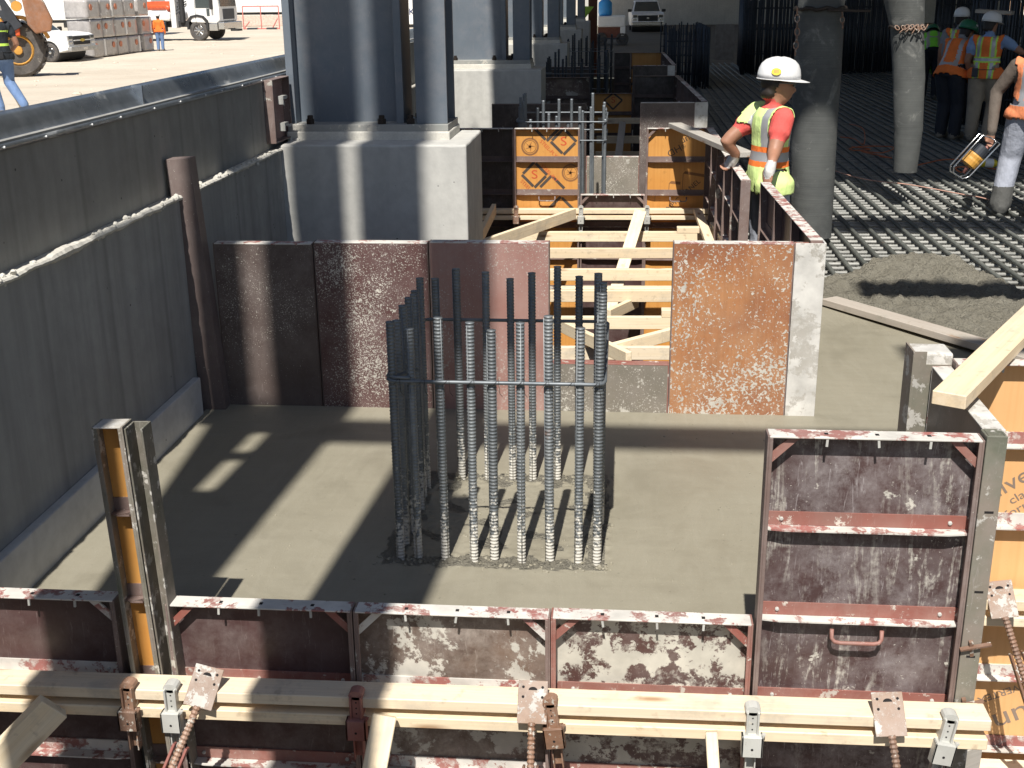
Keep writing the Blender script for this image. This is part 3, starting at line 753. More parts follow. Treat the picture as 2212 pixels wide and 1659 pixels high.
# ---------- second footing forms
YN = 11.08; gB = 'form panels facing the timber braced gap'
form_panel('black form panel beside the pedestal across the timber braced gap', .61, 2.44, 'ply_black', 'rail_dark', (-1.605, YN, .893), 0, None, 'rail_dark', 'rail_white', group=gB, gusset=False)
bo1 = form_panel('orange plywood form panel printed with S diamonds across the timber gap', .605, 2.44, 'ply_orange', 'rail', (-.992, YN, .893), 0, None, 'rail', 'rail_white', handle=[-.665], group=gB, gusset=False)
bo2 = form_panel('low maroon form panel under the upright bars across the timber gap', .60, 1.83, 'ply_out_a', 'rail', (-.378, YN, .288), 0, None, 'rail', 'rail_white', handle=[-.55], group=gB)
bo3 = form_panel('orange plywood form panel printed PANEL, beside the man in lime vest', .605, 2.44, 'ply_orange', 'rail', (.222, YN, .893), 0, None, 'rail', 'rail_white', handle=[-.665], group=gB)
for (po, sgn) in ((bo1, 1),):
    def diamond(cx_, cz, s, red=True, part=15):
        q = s; t = .026
        segs = [((0, q), (q, 0)), ((q, 0), (0, -q)), ((0, -q), (-q, 0)), ((-q, 0), (0, q))]
        m = MB()
        for k, (a, b) in enumerate(segs):
            if not part >> k & 1: continue
            d = Vector((b[0]-a[0], b[1]-a[1])); L = d.length; d.normalize(); nn = Vector((-d.y, d.x))
            a2 = Vector(a) + d*.016
            c = [a2 - nn*t/2, Vector(b) - nn*t/2, Vector(b) + nn*t/2, a2 + nn*t/2]
            m.prism([(cx_+v.x, cz+v.y) for v in c], -.0150, -.0146, 'y')
        fixn(m.build('printed_diamond', MT['ink'], po))
        if red: text_mesh('S', .115, MT['ink_red'], po, TM(cx_, cz, 0), xs=1.25)
    diamond(.455, -.125, .118, True)
    diamond(.30, .0, .118, False, 6)
    diamond(.185, -.43, .118, True)
    diamond(.345, -.555, .118, False, 9)
    text_mesh('STEEL-PLY', .046, MT['ink_red'], po, TM(.315, -.19, -45))
    text_mesh('STEEL-PLY', .046, MT['ink_red'], po, TM(.325, -.415, -45))
    text_mesh('STEEL', .046, MT['ink_red'], po, TM(.10, -.525, -45))
    diamond(.43, -.75, .118, False, 9); diamond(.30, -.73, .118, False, 2)
    for (x, z) in ((.145, -.17), (.52, -.41)):
        m = MB(); k = 28
        for (r1, r2) in ((.082, .066), (.06, .054)):
            for i in range(k):
                a, b = 2*math.pi*i/k, 2*math.pi*(i+1)/k
                m.prism([(x+r1*math.cos(a), z+r1*math.sin(a)), (x+r1*math.cos(b), z+r1*math.sin(b)), (x+r2*math.cos(b), z+r2*math.sin(b)), (x+r2*math.cos(a), z+r2*math.sin(a))], -.0148, -.0146, 'y')
        for i in range(5):
            a = 1.2*i; m.prism([(x+.05*math.cos(a), z+.05*math.sin(a)), (x+.012*math.cos(a+1.3), z+.012*math.sin(a+1.3)), (x-.02*math.cos(a), z-.02*math.sin(a))], -.0148, -.0146, 'y')
        fixn(m.build('printed_seal', MT['ink_soft'], po))
text_mesh('pour', .085, MT['ink'], bo3, TM(.40, -.085, 210), xs=1.1)
text_mesh('®', .05, MT['ink'], bo3, TM(.335, -.165, 210))
text_mesh('HD', .085, MT['ink'], bo3, TM(.255, -.205, 210), xs=1.1)
text_mesh('PANEL', .062, MT['ink'], bo3, TM(.42, -.545, 42), xs=1.1)
text_mesh('OLYMPIC', .062, MT['ink'], bo3, TM(.215, -.74, 42), xs=1.1)
m = MB()
for (x, z, L, b) in ((.34, -.415, .215, -.035), (.215, -.505, .105, -.012), (.09, -.585, .11, -.01)):
    m.prism([(x, z), (x+L, z+b), (x+L, z+b+.026), (x+.02, z+.022)], -.0150, -.0146, 'y')
    m.prism([(x-.004, z-.15 if z > -.43 else z-.09), (x+.001, z-.15 if z > -.43 else z-.09), (x+.006, z), (x, z)], -.0150, -.0146, 'y')
fixn(m.build('printed_skyline', MT['ink_soft'], bo3))

gF = 'coated form panels at the back of the second footing'
YF2 = 13.5
inner('black form panel behind the bar cage of the second footing, beside the pedestal', -1.46, -.93, .885, 'ply_black', 'rail_dark', y=YF2, group=gF, topm='rail_dark')
inner('black form panel behind the middle of the second bar cage', -.925, -.402, .885, 'ply_black', 'rail_dark', y=YF2, group=gF, topm='rail_dark')
inner('low grey speckled form panel behind the second bar cage', -.40, .193, .305, 'ply_grey', 'rail_red', h=1.83, y=YF2, group=gF)
inner('grey brown splashed form panel at the back of the second footing', .195, .79, .897, 'ply_dark', 'rail', y=YF2, group=gF, topm='corner_white')
cw2 = thing('form_corner_post', 'cement whitened corner post behind the loose plank', 'form corner', (.792, YF2, .90))
MB().box((0, -.004, -2.4), (.142, .004, 0)).box((.134, .004, -2.4), (.142, .12, 0)).build('angle', MT['corner_white'], cw2, bevel=.002)
# third footing forms
gC = 'form panels of the third footing, in deep shade'
YC = 17.62
co1 = form_panel('narrow orange form panel in shade beside the third pedestal', .22, 2.44, 'ply_orange', 'rail_dark', (-1.42, YC, .885), 0, None, 'rail_dark', 'rail', group=gC, gusset=False, tabs=False)
form_panel('dark shaded form panel with white scrapes at the third footing', .70, 2.44, 'ply_out_b', 'rail_dark', (-1.18, YC, .885), 0, None, 'rail_dark', 'rail', group=gC, gusset=False, tabs=False)
co2 = form_panel('low orange form panel printed with an S diamond at the third footing', .58, 1.83, 'ply_orange', 'rail_dark', (-.44, YC, .66), 0, None, 'rail_dark', 'rail', group=gC, gusset=False, tabs=False)
form_panel('dark shaded form panel at the right end of the third footing', .58, 2.44, 'ply_black', 'rail_dark', (.155, YC, .90), 0, None, 'rail_dark', 'rail', group=gC, gusset=False, tabs=False)
text_mesh('S', .12, MT['ink_red'], co2, TM(.30, -.10, 0), xs=1.25)
m = MB()
for (a, b) in (((0, .1), (.13, 0)), ((.13, 0), (0, -.13)), ((0, -.13), (-.13, 0)), ((-.13, 0), (0, .1))):
    a = Vector(a); b = Vector(b); d = (b-a).normalized(); nn = Vector((-d.y, d.x))*.012
    m.prism([(v.x+.30, v.y-.10) for v in (a-nn, b-nn, b+nn, a+nn)], -.0150, -.0146, 'y')
fixn(m.build('printed_diamond', MT['ink'], co2))
inner('black form panel at the back of the third footing beside the pedestal', -1.3, -.55, .89, 'ply_black', 'rail_dark', y=19.93, group='coated form panels at the back of the third footing')
inner('black form panel at the back of the third footing by the side row', .15, .70, .90, 'ply_black', 'rail_dark', y=19.93, group='coated form panels at the back of the third footing')
inner('grey corner panel at the back of the third footing', .705, .835, .90, 'corner_white', 'rail_dark', y=19.93, group='coated form panels at the back of the third footing')
gD = 'form panels of the farthest footing, in deep shade'
form_panel('black form panel of the farthest footing', .31, 2.44, 'ply_black', 'rail_dark', (-.18, 23.92, .90), 0, None, 'rail_dark', 'rail', group=gD, gusset=False, tabs=False)
form_panel('orange form panel of the farthest footing', .62, 2.44, 'ply_orange', 'rail_dark', (.14, 23.92, .90), 0, None, 'rail_dark', 'rail', group=gD, gusset=False, tabs=False)
# maroon panel standing on the wall side, left of the first column, with two clips
mp = form_panel('purple maroon form panel between the wall and the first steel column, with two clips', .40, .40, 'ply_pink', 'rail', (-2.289, 7.60, 1.578), R(90), 0, None, None, gusset=False, tabs=False)
for z in (-.13, -.30):
    MB().box((.10, -.10, z), (.19, -.064, z+.022)).box((.10, -.10, z-.03), (.115, -.064, z)).build('clip', MT['zinc'], mp)

# ================================================================ LUMBER, CLAMPS, BRACES
def board(name, a, b, w, t, mat='wood', label=None, cat='lumber', group=None, up=(0, 0, 1), parent=None, warp=0.0):
    """board from a to b (centre line ends); w = size along 'up', t = thickness across"""
    a = Vector(a); b = Vector(b); L = (b-a).length
    m = MB(); K = 10
    vs = []; fs = []
    for i in range(K+1):
        x = -L/2 + L*i/K; dz = warp*math.sin(math.pi*i/K)
        for (y, z) in ((-t/2, -w/2), (t/2, -w/2), (t/2, w/2), (-t/2, w/2)): vs.append((x, y, z+dz))
    for i in range(K):
        for q in range(4): fs.append((i*4+q, (i+1)*4+q, (i+1)*4+(q+1) % 4, i*4+(q+1) % 4))
    fs += [(0, 1, 2, 3), (K*4+3, K*4+2, K*4+1, K*4)]
    m.add(vs, fs)
    o = m.build(name, MT[mat], parent); fixn(o); addbevel(o, .003, 1)
    o.matrix_world = frame((a+b)/2, b-a, up)
    if label: tag(o, label, cat, group)
    return o
# front waler: two flat 2x4s, one above the other
ZW = .0
board('waler', (-2.19, 3.212, ZW-.019), (1.135, 3.212, ZW+.002), .038, .094, 'wood_dirty', 'upper pale waler board along the low front form panels', 'lumber', 'front waler boards')
board('waler', (-2.19, 3.206, ZW-.082), (1.130, 3.206, ZW-.062), .038, .090, 'wood', 'lower pale waler board below the front form panels', 'lumber', 'front waler boards')
# waler on the slab edge form
board('waler', (1.21, YS-.115, .052), (3.6, YS-.115, .055), .040, .094, 'wood', 'upper waler board along the orange slab edge panels', 'lumber', 'slab edge waler boards')
board('waler', (1.20, YS-.110, -.016), (3.6, YS-.110, -.012), .038, .090, 'wood', 'lower waler board along the orange slab edge panels', 'lumber', 'slab edge waler boards')
board('waler', (1.06, YS-.115, -.66), (3.6, YS-.115, -.66), .040, .094, 'wood_dirty', 'lowest waler board along the foot of the orange slab edge panels', 'lumber', 'slab edge waler boards')
def clamp(loc, mat, label, rz=0.0, ry=0.0):
    """form clamp hooked over a waler: toothed post, bent shoe and wedge tail; origin at the waler's front top edge"""
    c = thing('waler_clamp', label, 'clamp', loc, rz, 'clamps on the front waler'); c.rotation_euler = (0, ry, rz)
    # upright post: channel on the board top leaning over its edge
    m = MB()
    for s in (-1, 1): m.box((s*.0165-.003, -.022, -.060), (s*.0165+.003, .030, .020))
    m.box((-.0135, -.012, -.06), (.0135, -.004, .016)); m.build('post', MT[mat], c, bevel=.001, seg=1)
    m = MB(); m.prism([(.0235*math.cos(R(a)), .020+.016*math.sin(R(a))) for a in range(0, 360, 30)], -.012, .026, 'y'); fixn(m.build('post_head', MT[mat], c))
    m = MB()
    for z in (-.004, -.024, -.044): m.tube([(0, -.0128, z), (0, -.0118, z)], .0028, 6)
    m.build('tooth_hole', MT['slot'], c)
    # bent shoe over both boards
    m = MB(); m.box((-.032, -.036, -.128), (.032, -.030, -.058)); m.box((-.032, -.030, -.064), (.032, .0, -.058))
    m.prism([(-.036, -.058), (-.036, -.128), (-.002, -.135), (-.002, -.058)], .026, .032, 'x'); m.prism([(-.036, -.058), (-.036, -.128), (-.002, -.135), (-.002, -.058)], -.032, -.026, 'x')
    fixn(m.build('shoe', MT[mat], c, bevel=.001, seg=1))
    m = MB(); m.tube([(0, -.0368, -.10), (0, -.0358, -.10)], .0042, 8); m.build('pin_hole', MT['slot'], c)
    m = MB(); m.prism([(.012, -.050), (.020, -.050), (.040, -.018), (.030, -.018)], -.026, -.014, 'y'); fixn(m.build('wedge', MT[mat], c, loc=(0, 0, -.035)))
    m = MB()
    for s in (-1, 1): m.box((s*.014-.002, -.012, -.215), (s*.014+.002, .016, -.128))
    m.box((-.012, .012, -.215), (.012, .016, -.13)); m.build('tail', MT[mat], c)
    return c
YFR = 3.165
def xat(px, Y, z=0.0):
    lo = onY(px, 1540, Y); return lo.x
for (px, mat, lab, ry) in ((284, 'rustclamp', 'rusty waler clamp below the orange filler post', 0), (376, 'zinc', 'galvanised waler clamp right beside the rusty one at the filler post', 0),
        (772, 'redclamp', 'dark red waler clamp below the joint of the low panels', 0), (1190, 'rustclamp', 'rusty tilted waler clamp beside the flat brace plate', R(-7)),
        (1626, 'zinc', 'galvanised waler clamp below the edge of the tall streaked panel', 0), (2052, 'zinc', 'galvanised waler clamp at the right end of the front waler', R(8))):
    z = .004 + .006*(px/1100-1)
    clamp((xat(px, YFR), YFR, z), mat, lab, 0, ry)
def turnbuckle(loc, label, tilt=0.0, foot=None, mat='rustclamp', plate='plate_rusty'):
    """adjustable brace: flat nailing plate over the waler, threaded rod, slotted body down to the ground"""
    c = thing('turnbuckle_brace', label, 'brace', loc, 0, 'adjustable steel braces')
    c.rotation_euler = (0, tilt, 0)
    M = Matrix.Rotation(R(-38), 4, 'X')
    m = MB(); m.box((-.046, -.002, -.075), (.046, .004, .055), M); pl_ = m.build('plate', MT[plate], c, bevel=.001, seg=1)
    m = MB()
    for (x, z, r) in ((-.030, .035, .0045), (.030, .035, .0045), (-.030, .005, .0045), (.030, .005, .0045)): m.tube([(x, -.0026, z), (x, -.0022, z)], r, 8, M=M)
    m.prism([(.014*math.cos(R(a)), .026+.010*math.sin(R(a))) for a in range(0, 181, 20)], -.0027, -.0022, 'y', M); m.build('hole', MT['slot'], pl_)
    p0 = Vector((0, -.045, -.055)); p1 = Vector((.0, -.115, -.22)); p2 = Vector(foot or (.0, -.75, -1.5))
    d = (p2-p0).normalized()
    pts = []; rs = []; L = .30; k = 44
    for i in range(k): pts.append(p0 + d*(L*i/(k-1))); rs.append(.013 if i % 2 else .0095)
    MB().tube(pts, rs, 9).build('threaded_rod', MT[mat], c)
    a = p0 + d*.13; q = d.cross(Vector((1, 0, 0))).normalized()
    m = MB(); MM = frame((a+p2)/2, d, q); hl = (p2-a).length/2
    for s in (-1, 1): m.box((-hl, s*.021-.004, -.016), (hl, s*.021+.004, .016), MM)
    for x in (-hl+.25, -hl+.55, 0, hl-.02): m.box((x, -.017, -.010), (x+.05, .017, .010), MM)
    m.build('body', MT['redclamp' if mat == 'rustclamp' and tilt > 0 else mat], c, bevel=.001, seg=1)
    m = MB(); m.box((-.08, -.10, -.01), (.08, .10, 0)); m.build('foot_plate', MT[mat], c, loc=p2)
    return c
turnbuckle((xat(445, 3.16), 3.175, .03), 'rusty adjustable brace tilted on the front waler near the filler post', R(14), (-.22, -.75, -1.595), 'rustclamp', 'plate_rusty')
turnbuckle((xat(1150, 3.16), 3.175, .025), 'rusty adjustable brace with flat plate in the middle of the front waler', R(0), (.0, -.75, -1.6))
turnbuckle((xat(1922, 3.16), 3.175, .035), 'cement crusted adjustable brace on the front waler below the tall panel', R(-5), (.12, -.75, -1.595), 'rustclamp', 'plate_rusty')
turnbuckle((1.345, YS-.155, .085), 'adjustable brace on the slab edge waler at the picture edge', R(-8), (.30, -.55, -1.62), 'rustclamp', 'plate_rusty')
# lumber kickers from the front waler to the ground
def kicker(ptop, pbot, w, t, lab, mat='wood', name='brace_board'):
    return board(name, ptop, pbot, w, t, mat, lab, 'lumber', 'lumber kickers of the front form', up=(0, 1, .4))
a = onY(112, 1530, 3.10); q_ = onY(5, 1640, 3.03); pt_ = Vector((a.x, 3.115, a.z)); board('brace_board', pt_, pt_ + (q_-pt_)*1.30, .105, .045, 'wood', 'shaded lumber kicker running down to the left from the front waler', 'lumber', 'lumber kickers of the front form')
a = onY(835, 1550, 3.10); kicker((a.x-.01, 3.12, -.02), (a.x-.22, 2.35, -1.32), .05, .075, 'yellowish lumber kicker in the middle of the front waler')
a = onY(1540, 1552, 3.10); kicker((a.x, 3.125, -.03), (a.x+.10, 2.35, -1.32), .089, .036, 'pale lumber kicker below the tall streaked panel')
board('short_board', onY(2062, 1648, 3.55), onY(2120, 1648, 3.56) + Vector((.0, .05, 0)), .10, .038, 'wood_grey', 'short weathered board end below the right end of the front waler', 'lumber')
kick = None
# loose 2x4 across the side form at the right
l1 = board('loose_board', (.985, 3.45, .936), (1.66, 4.62, .955), .045, .10, 'wood', 'thick loose lumber lying across the corner of the forms', 'lumber')
# loose plank on the fresh concrete
board('loose_board', (1.45, 8.16, .035), (2.42, 6.70, .055), .045, .14, 'wood_grey', 'pinkish grey plank lying on the fresh concrete', 'lumber')
# short plank the man has by his left side, lying over the side form
a = onY(1462, 272, 10.6); b = onY(1598, 290, 9.2)
board('loose_board', (a.x, 11.0, .925), (b.x+.03, 9.0, .925), .042, .12, 'wood_grey', 'cement caked plank laid on the side form behind the man', 'lumber')

# timber in the gap between the two footings
gT = 'boards spanning the gap between the footings'
def zb(y0, u0, v):   # pixel of the [1200,450] crop
    return ((1200+u0/3.16)*.8848, (y0+v/3.16)*.8848)
def cross(v, Y, u0, u1, w, lab, mat='wood', t=.038, dv=0):
    p = onY(*zb(450, u0, v), Y); q = onY(*zb(450, u1, v+dv), Y)
    xr = min(q.x, .93)
    return board('brace_board', (p.x, Y, p.z), (xr, Y, q.z), w, t, mat, lab, 'lumber', gT)
cross(205, 10.96, -320, 1700, .040, 'upper waler board on the printed orange panels', 'wood', .09)
cross(252, 10.96, -320, 1690, .040, 'lower waler board on the printed orange panels', 'wood', .09)
cross(402, 10.45, 200, 1640, .089, 'cross board nearest below the printed orange panels')
cross(530, 9.9, 380, 1900, .085, 'cross board in shade below the first lit cross board')
cross(696, 9.2, 380, 1900, .094, 'brightest cross board in the middle of the gap')
cross(802, 9.0, 500, 1900, .020, 'thin strip of lumber just behind the knotty cross board', 'wood', .09)
cross(860, 8.8, 400, 1900, .090, 'knotty brownish cross board in the gap')
cross(1066, 8.2, 400, 1900, .092, 'wide pale cross board low in the gap')
cross(1300, 7.6, 400, 1900, .090, 'lowest cross board just above the red rail', 'wood_dirty')
cross(350, 10.2, 1430, 1800, .05, 'short block of lumber by the side form', 'wood', .08)
cross(990, 8.0, 1310, 1900, .055, 'short block of lumber behind the rust orange panel', 'wood', .08)
def diag(u0, v0, Y0, u1, v1, Y1, w, t, lab, mat='wood', up=(0, 0, 1)):
    return board('brace_board', onY(*zb(450, u0, v0), Y0), onY(*zb(450, u1, v1), Y1), w, t, mat, lab, 'lumber', gT, up=up)
diag(640, 225, 10.85, -60, 470, 9.6, .10, .04, 'diagonal brace rising to the right behind the pale pinkish panel', 'wood')
diag(1150, 205, 10.42, 870, 1100, 9.9, .105, .045, 'long steep brace crossing over the cross boards', 'wood', up=(1, 0, 0))
diag(1590, 205, 10.86, 1690, 470, 9.5, .075, .04, 'short steep brace by the side form', 'wood', up=(1, 0, 0))
diag(20, 190, 10.86, -120, 480, 9.7, .10, .04, 'short brace beside the pedestal', 'wood')
diag(1120, 905, 8.9, 900, 1010, 8.5, .085, .04, 'small shaded brace between the knotty and the pale cross boards', 'wood')
diag(480, 1060, 8.1, 1060, 1345, 7.0, .085, .04, 'low diagonal brace running down to the right behind the bars', 'wood', up=(0, 0, 1))
diag(930, 1275, 7.6, 1480, 1130, 7.9, .085, .04, 'low diagonal brace rising to the right behind the rust orange panel', 'wood')
diag(1700, 330, 10.3, 1800, 470, 9.4, .09, .04, 'stub brace beside the side form', 'wood')
for (u, lab) in ((190, 'rusty clamp on the far waler beside the S print'), (690, 'galvanised clamp on the far waler at the low panel'), (1200, 'galvanised clamp on the far waler beside the PANEL print'), (1705, 'galvanised clamp at the end of the far waler')):
    p = onY(*zb(450, u, 215), 10.92)
    c = clamp((p.x, 10.915, p.z+.025), 'zinc' if u > 300 else 'rustclamp', lab); c['group'] = 'clamps on the far waler'
# shaded boards in the gap past the second footing
for k, (x0, x1, y, z, w) in enumerate(((-.35, .75, 17.3, .30, .08), (-.35, .78, 16.6, .12, .1), (-.35, .80, 15.9, 0, .1), (-.35, .8, 15.2, -.12, .1))):
    board('brace_board', (x0, y, z), (x1, y, z), w, .04, 'wood', ['shaded board nearest the third footing', 'second shaded board in the far gap', 'third shaded board in the far gap', 'lowest shaded board in the far gap'][k], 'lumber', 'boards in the shaded far gap')
a = onY(1345, 265, 16.9); board('brace_board', a, (a.x-.05, 13.7, .18), .09, .04, 'wood_grey', 'grey brace board leaning down in the shaded far gap', 'lumber', 'boards in the shaded far gap', up=(1, 0, 0))

# ================================================================ REBAR
def barmesh(name, L, r, rib, mat, n=10, z0=0.0, fine=True):
    m = MB(); pts = []; rs = []; z = z0
    while z < z0+L:
        if fine:
            for (f, k) in ((0, 1.0), (.55, 1.0), (.68, 1.13), (.86, 1.13)): pts.append((0, 0, z+f*rib)); rs.append(r*k)
        else:
            for (f, k) in ((0, .94), (.5, 1.1)): pts.append((0, 0, z+f*rib)); rs.append(r*k)
        z += rib
    m.tube(pts, rs, n)
    if fine:
        for s in (-1, 1): m.box((s*r*1.0-.0015*(s < 0)-.0, -.0018, z0), (s*r*1.0+.0015*(s > 0)+s*.0018, .0018, z0+L))
    return m.mesh(name, mat, True)
def cage(label, x0, x1, y0, y1, nx, ny, zb_, heights, r, mat, hoop_z, rib=.0128, xs=None, xb=None, group='bar cages of the footings', hoopr=.0075, n=10, tilt=0.0):
    c = thing('rebar_cage', label, 'rebar cage', ((x0+x1)/2, (y0+y1)/2, zb_), 0, group)
    cx_, cy_ = (x0+x1)/2, (y0+y1)/2
    mesh = {}
    pos = []
    for x in (xs or [x0+(x1-x0)*i/(nx-1) for i in range(nx)]): pos.append((x, y0))
    for x in (xb or [x0+(x1-x0)*i/(nx-1) for i in range(nx)]): pos.append((x, y1))
    for j in range(1, ny-1): t = j/(ny-1); pos += [(x0, y0+(y1-y0)*t), (x1, y0+(y1-y0)*t)]
    for k, (x, y) in enumerate(pos):
        h = round(heights[k % len(heights)], 2)
        if h not in mesh: mesh[h] = barmesh('bar', h+.06, r, rib, mat, n, -.06, n >= 10)
        inst(mesh[h], 'bar', c, (x-cx_+random.uniform(-.008, .008), y-cy_+random.uniform(-.006, .006), 0), (random.uniform(-.006, .006), random.uniform(-.006, .006), random.random()*6))
    for hz in hoop_z:
        a, b = x0-cx_-r-hoopr, x1-cx_+r+hoopr; q, e = y0-cy_-r-hoopr, y1-cy_+r+hoopr; f = .03
        pts = [(a+.10, q+.10, hz+.014), (a+.02, q+.035, hz+.006), (a+.004, q+.012, hz+.003), (a+f*.6, q, hz)]
        pts += [(a+f+(b-a-2*f)*i/14, q, hz) for i in range(15)] + [(b-f*.3, q+f*.3, hz)] + [(b, q+f+(e-q-2*f)*i/6, hz+.004) for i in range(7)] + [(b-f*.3, e-f*.3, hz+.004)]
        pts += [(b-f-(b-a-2*f)*i/8, e, hz+.004) for i in range(9)] + [(a+f*.3, e-f*.3, hz+.004)] + [(a, e-f-(e-q-2*f)*i/6, hz+.010) for i in range(7)] + [(a+.004, q+.02, hz+.012), (a+.03, q+.002, hz+.014), (a+.09, q-.001, hz+.015)]
        MB().tube(pts, hoopr, 8).build('hoop', MT['rebar'], c, smooth=True)
    return c
hs = [.96, .93, .97, .95, .92, .96, .98, .94]
cg = cage('cage of upright ribbed bars with cement at the foot, in the wet footing', -.835, -.070, 4.158, 4.965, 9, 8, 0, hs, .0155, MT['rebar_cage'], [.735], .0138, [-.830, -.761, -.655, -.555, -.46, -.356, -.256, -.142, -.077], [-.80, -.70, -.58, -.476, -.375, -.273, -.172, -.08])
# tie wires on the hoop
m = MB()
for i in range(9):
    x = -.37+.74*i/8
    m.tube([(x-.012, -.42, .715), (x, -.437, .735), (x+.014, -.43, .752), (x+.02, -.445, .70), (x+.03, -.44, .685)], .0009, 4)
m.build('tie_wire', MT['bolt'], cg)
cage('cage of bright ribbed bars beyond the printed orange panels', -1.02, -.18, 11.9, 12.75, 8, 8, -.12, [1.12, 1.02, 1.18, 1.05, .98, 1.14], .016, MT['rebar'], [.80, .98], .030, n=6)
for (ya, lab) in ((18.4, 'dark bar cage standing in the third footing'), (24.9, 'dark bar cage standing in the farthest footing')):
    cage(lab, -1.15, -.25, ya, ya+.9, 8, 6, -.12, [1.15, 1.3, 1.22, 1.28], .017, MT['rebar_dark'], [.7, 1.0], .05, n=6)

# ---- two way bar mat of the slab
mat_ = thing('rebar_mat', 'two way mat of thick reinforcing bars waiting for the slab pour', 'rebar mat', (1.1, 7.0, -.07))
mx = barmesh('bar', 15.2, .0165, .024, MT['rebar_mat'], 6, 0, False)
my = barmesh('bar', 29.0, .0180, .030, MT['rebar_top'], 6, 0, False)
random.seed(11)
k = 0; y = .35
while y < 28.6:
    inst(mx, 'bar', mat_, (random.uniform(-.0, .09), y+random.uniform(-.012, .012), random.uniform(-.005, .003)), (0, R(90)+random.uniform(-.0008, .0008), random.uniform(-.002, .002))); y += .152; k += 1
x = .12
while x < 15:
    inst(my, 'bar', mat_, (x+random.uniform(-.012, .012), random.uniform(-.1, .1), .036), (-R(90), 0, random.uniform(-.0015, .0015))); x += .152; k += 1
lowm = MB()
for i in range(190): lowm.tube([(0, .35+i*.152+.07, -.17), (15, .35+i*.152+.07, -.17)], .016, 5)
for i in range(98): lowm.tube([(.2+i*.152, 0, -.135), (.2+i*.152, 29, -.135)], .017, 5)
o = lowm.build('lower_layer', MT['rebar_mat'], mat_, smooth=True); o['kind'] = 'stuff'
# cross bar on top holding the lit part
# ---- curtains of upright bars
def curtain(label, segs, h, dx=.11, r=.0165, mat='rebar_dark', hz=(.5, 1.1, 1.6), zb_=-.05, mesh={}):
    x0, y0 = segs[0][0]
    c = thing('rebar_wall', label, 'rebar wall', (x0, y0, zb_), 0, 'walls of upright bars')
    key = (round(h, 2), mat)
    for ((xa, ya), (xb, yb)) in segs:
        L = math.hypot(xb-xa, yb-ya); n = int(L/dx)
        for i in range(n+1):
            t = i/n
            hh = h*random.uniform(.95, 1.05)
            if key not in mesh: mesh[key] = MB().tube([(0, 0, 0), (0, 0, h)], r, 6).mesh('bar', MT[mat], True)
            inst(mesh[key], 'bar', c, (xa+(xb-xa)*t-x0+random.uniform(-.02, .02), ya+(yb-ya)*t-y0+random.uniform(-.02, .02), 0), (random.uniform(-.006, .006), random.uniform(-.006, .006), 0), (1, 1, hh/h))
        for z in hz:
            MB().tube([(xa-x0, ya-y0, z), (xb-x0, yb-y0, z)], .011, 5).build('tie_bar', MT[mat], c)
    return c
random.seed(5)
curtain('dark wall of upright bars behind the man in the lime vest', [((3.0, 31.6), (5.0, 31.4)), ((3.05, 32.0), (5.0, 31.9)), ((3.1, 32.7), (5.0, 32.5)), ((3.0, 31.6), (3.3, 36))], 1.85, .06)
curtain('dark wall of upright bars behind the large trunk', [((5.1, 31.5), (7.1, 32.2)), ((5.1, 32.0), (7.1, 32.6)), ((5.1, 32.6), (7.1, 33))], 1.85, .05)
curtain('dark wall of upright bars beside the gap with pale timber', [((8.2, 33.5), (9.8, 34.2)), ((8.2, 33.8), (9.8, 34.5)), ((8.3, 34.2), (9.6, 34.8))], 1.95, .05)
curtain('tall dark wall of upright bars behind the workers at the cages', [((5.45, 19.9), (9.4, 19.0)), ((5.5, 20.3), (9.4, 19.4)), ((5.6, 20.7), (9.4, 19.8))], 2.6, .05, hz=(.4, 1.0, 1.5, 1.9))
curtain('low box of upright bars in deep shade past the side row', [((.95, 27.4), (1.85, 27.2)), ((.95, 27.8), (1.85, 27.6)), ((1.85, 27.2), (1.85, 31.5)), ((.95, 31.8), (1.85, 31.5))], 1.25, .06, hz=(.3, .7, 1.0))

# ================================================================ TRUNKS, CORDS
def trunk(label, pts, rad, seed, flat=1.0):
    c = thing('tremie_hose', label, 'hose', pts[0], 0, 'hanging concrete trunks')
    P0 = Vector(pts[0]); random.seed(seed)
    K = 120; n = 40; vs = []
    def interp(t, arr):
        f = t*(len(arr)-1); i = min(int(f), len(arr)-2); w = f-i; w = w*w*(3-2*w)
        return arr[i]*(1-w) + arr[i+1]*w
    P = [Vector(p) for p in pts]
    for i in range(K+1):
        t = i/K; c0 = interp(t, P)-P0; r = interp(t, rad)
        for j in range(n):
            a = 2*math.pi*j/n
            w = 1 + .035*noise.noise((math.cos(a)*1.3+seed, math.sin(a)*1.3, c0.z*2.4)) + .012*noise.noise((math.cos(a)*3+seed, math.sin(a)*3, c0.z*9))
            vs.append((c0.x + r*w*math.cos(a), c0.y + r*w*flat*math.sin(a), c0.z))
    fs = [(i*n+j, i*n+(j+1) % n, (i+1)*n+(j+1) % n, (i+1)*n+j) for i in range(K) for j in range(n)]
    m = MB(); m.add(vs, fs); o = m.build('sleeve', MT['trunkm'], c, smooth=True)
    sd = o.modifiers.new('thick', 'SOLIDIFY'); sd.thickness = .008
    return c, P0
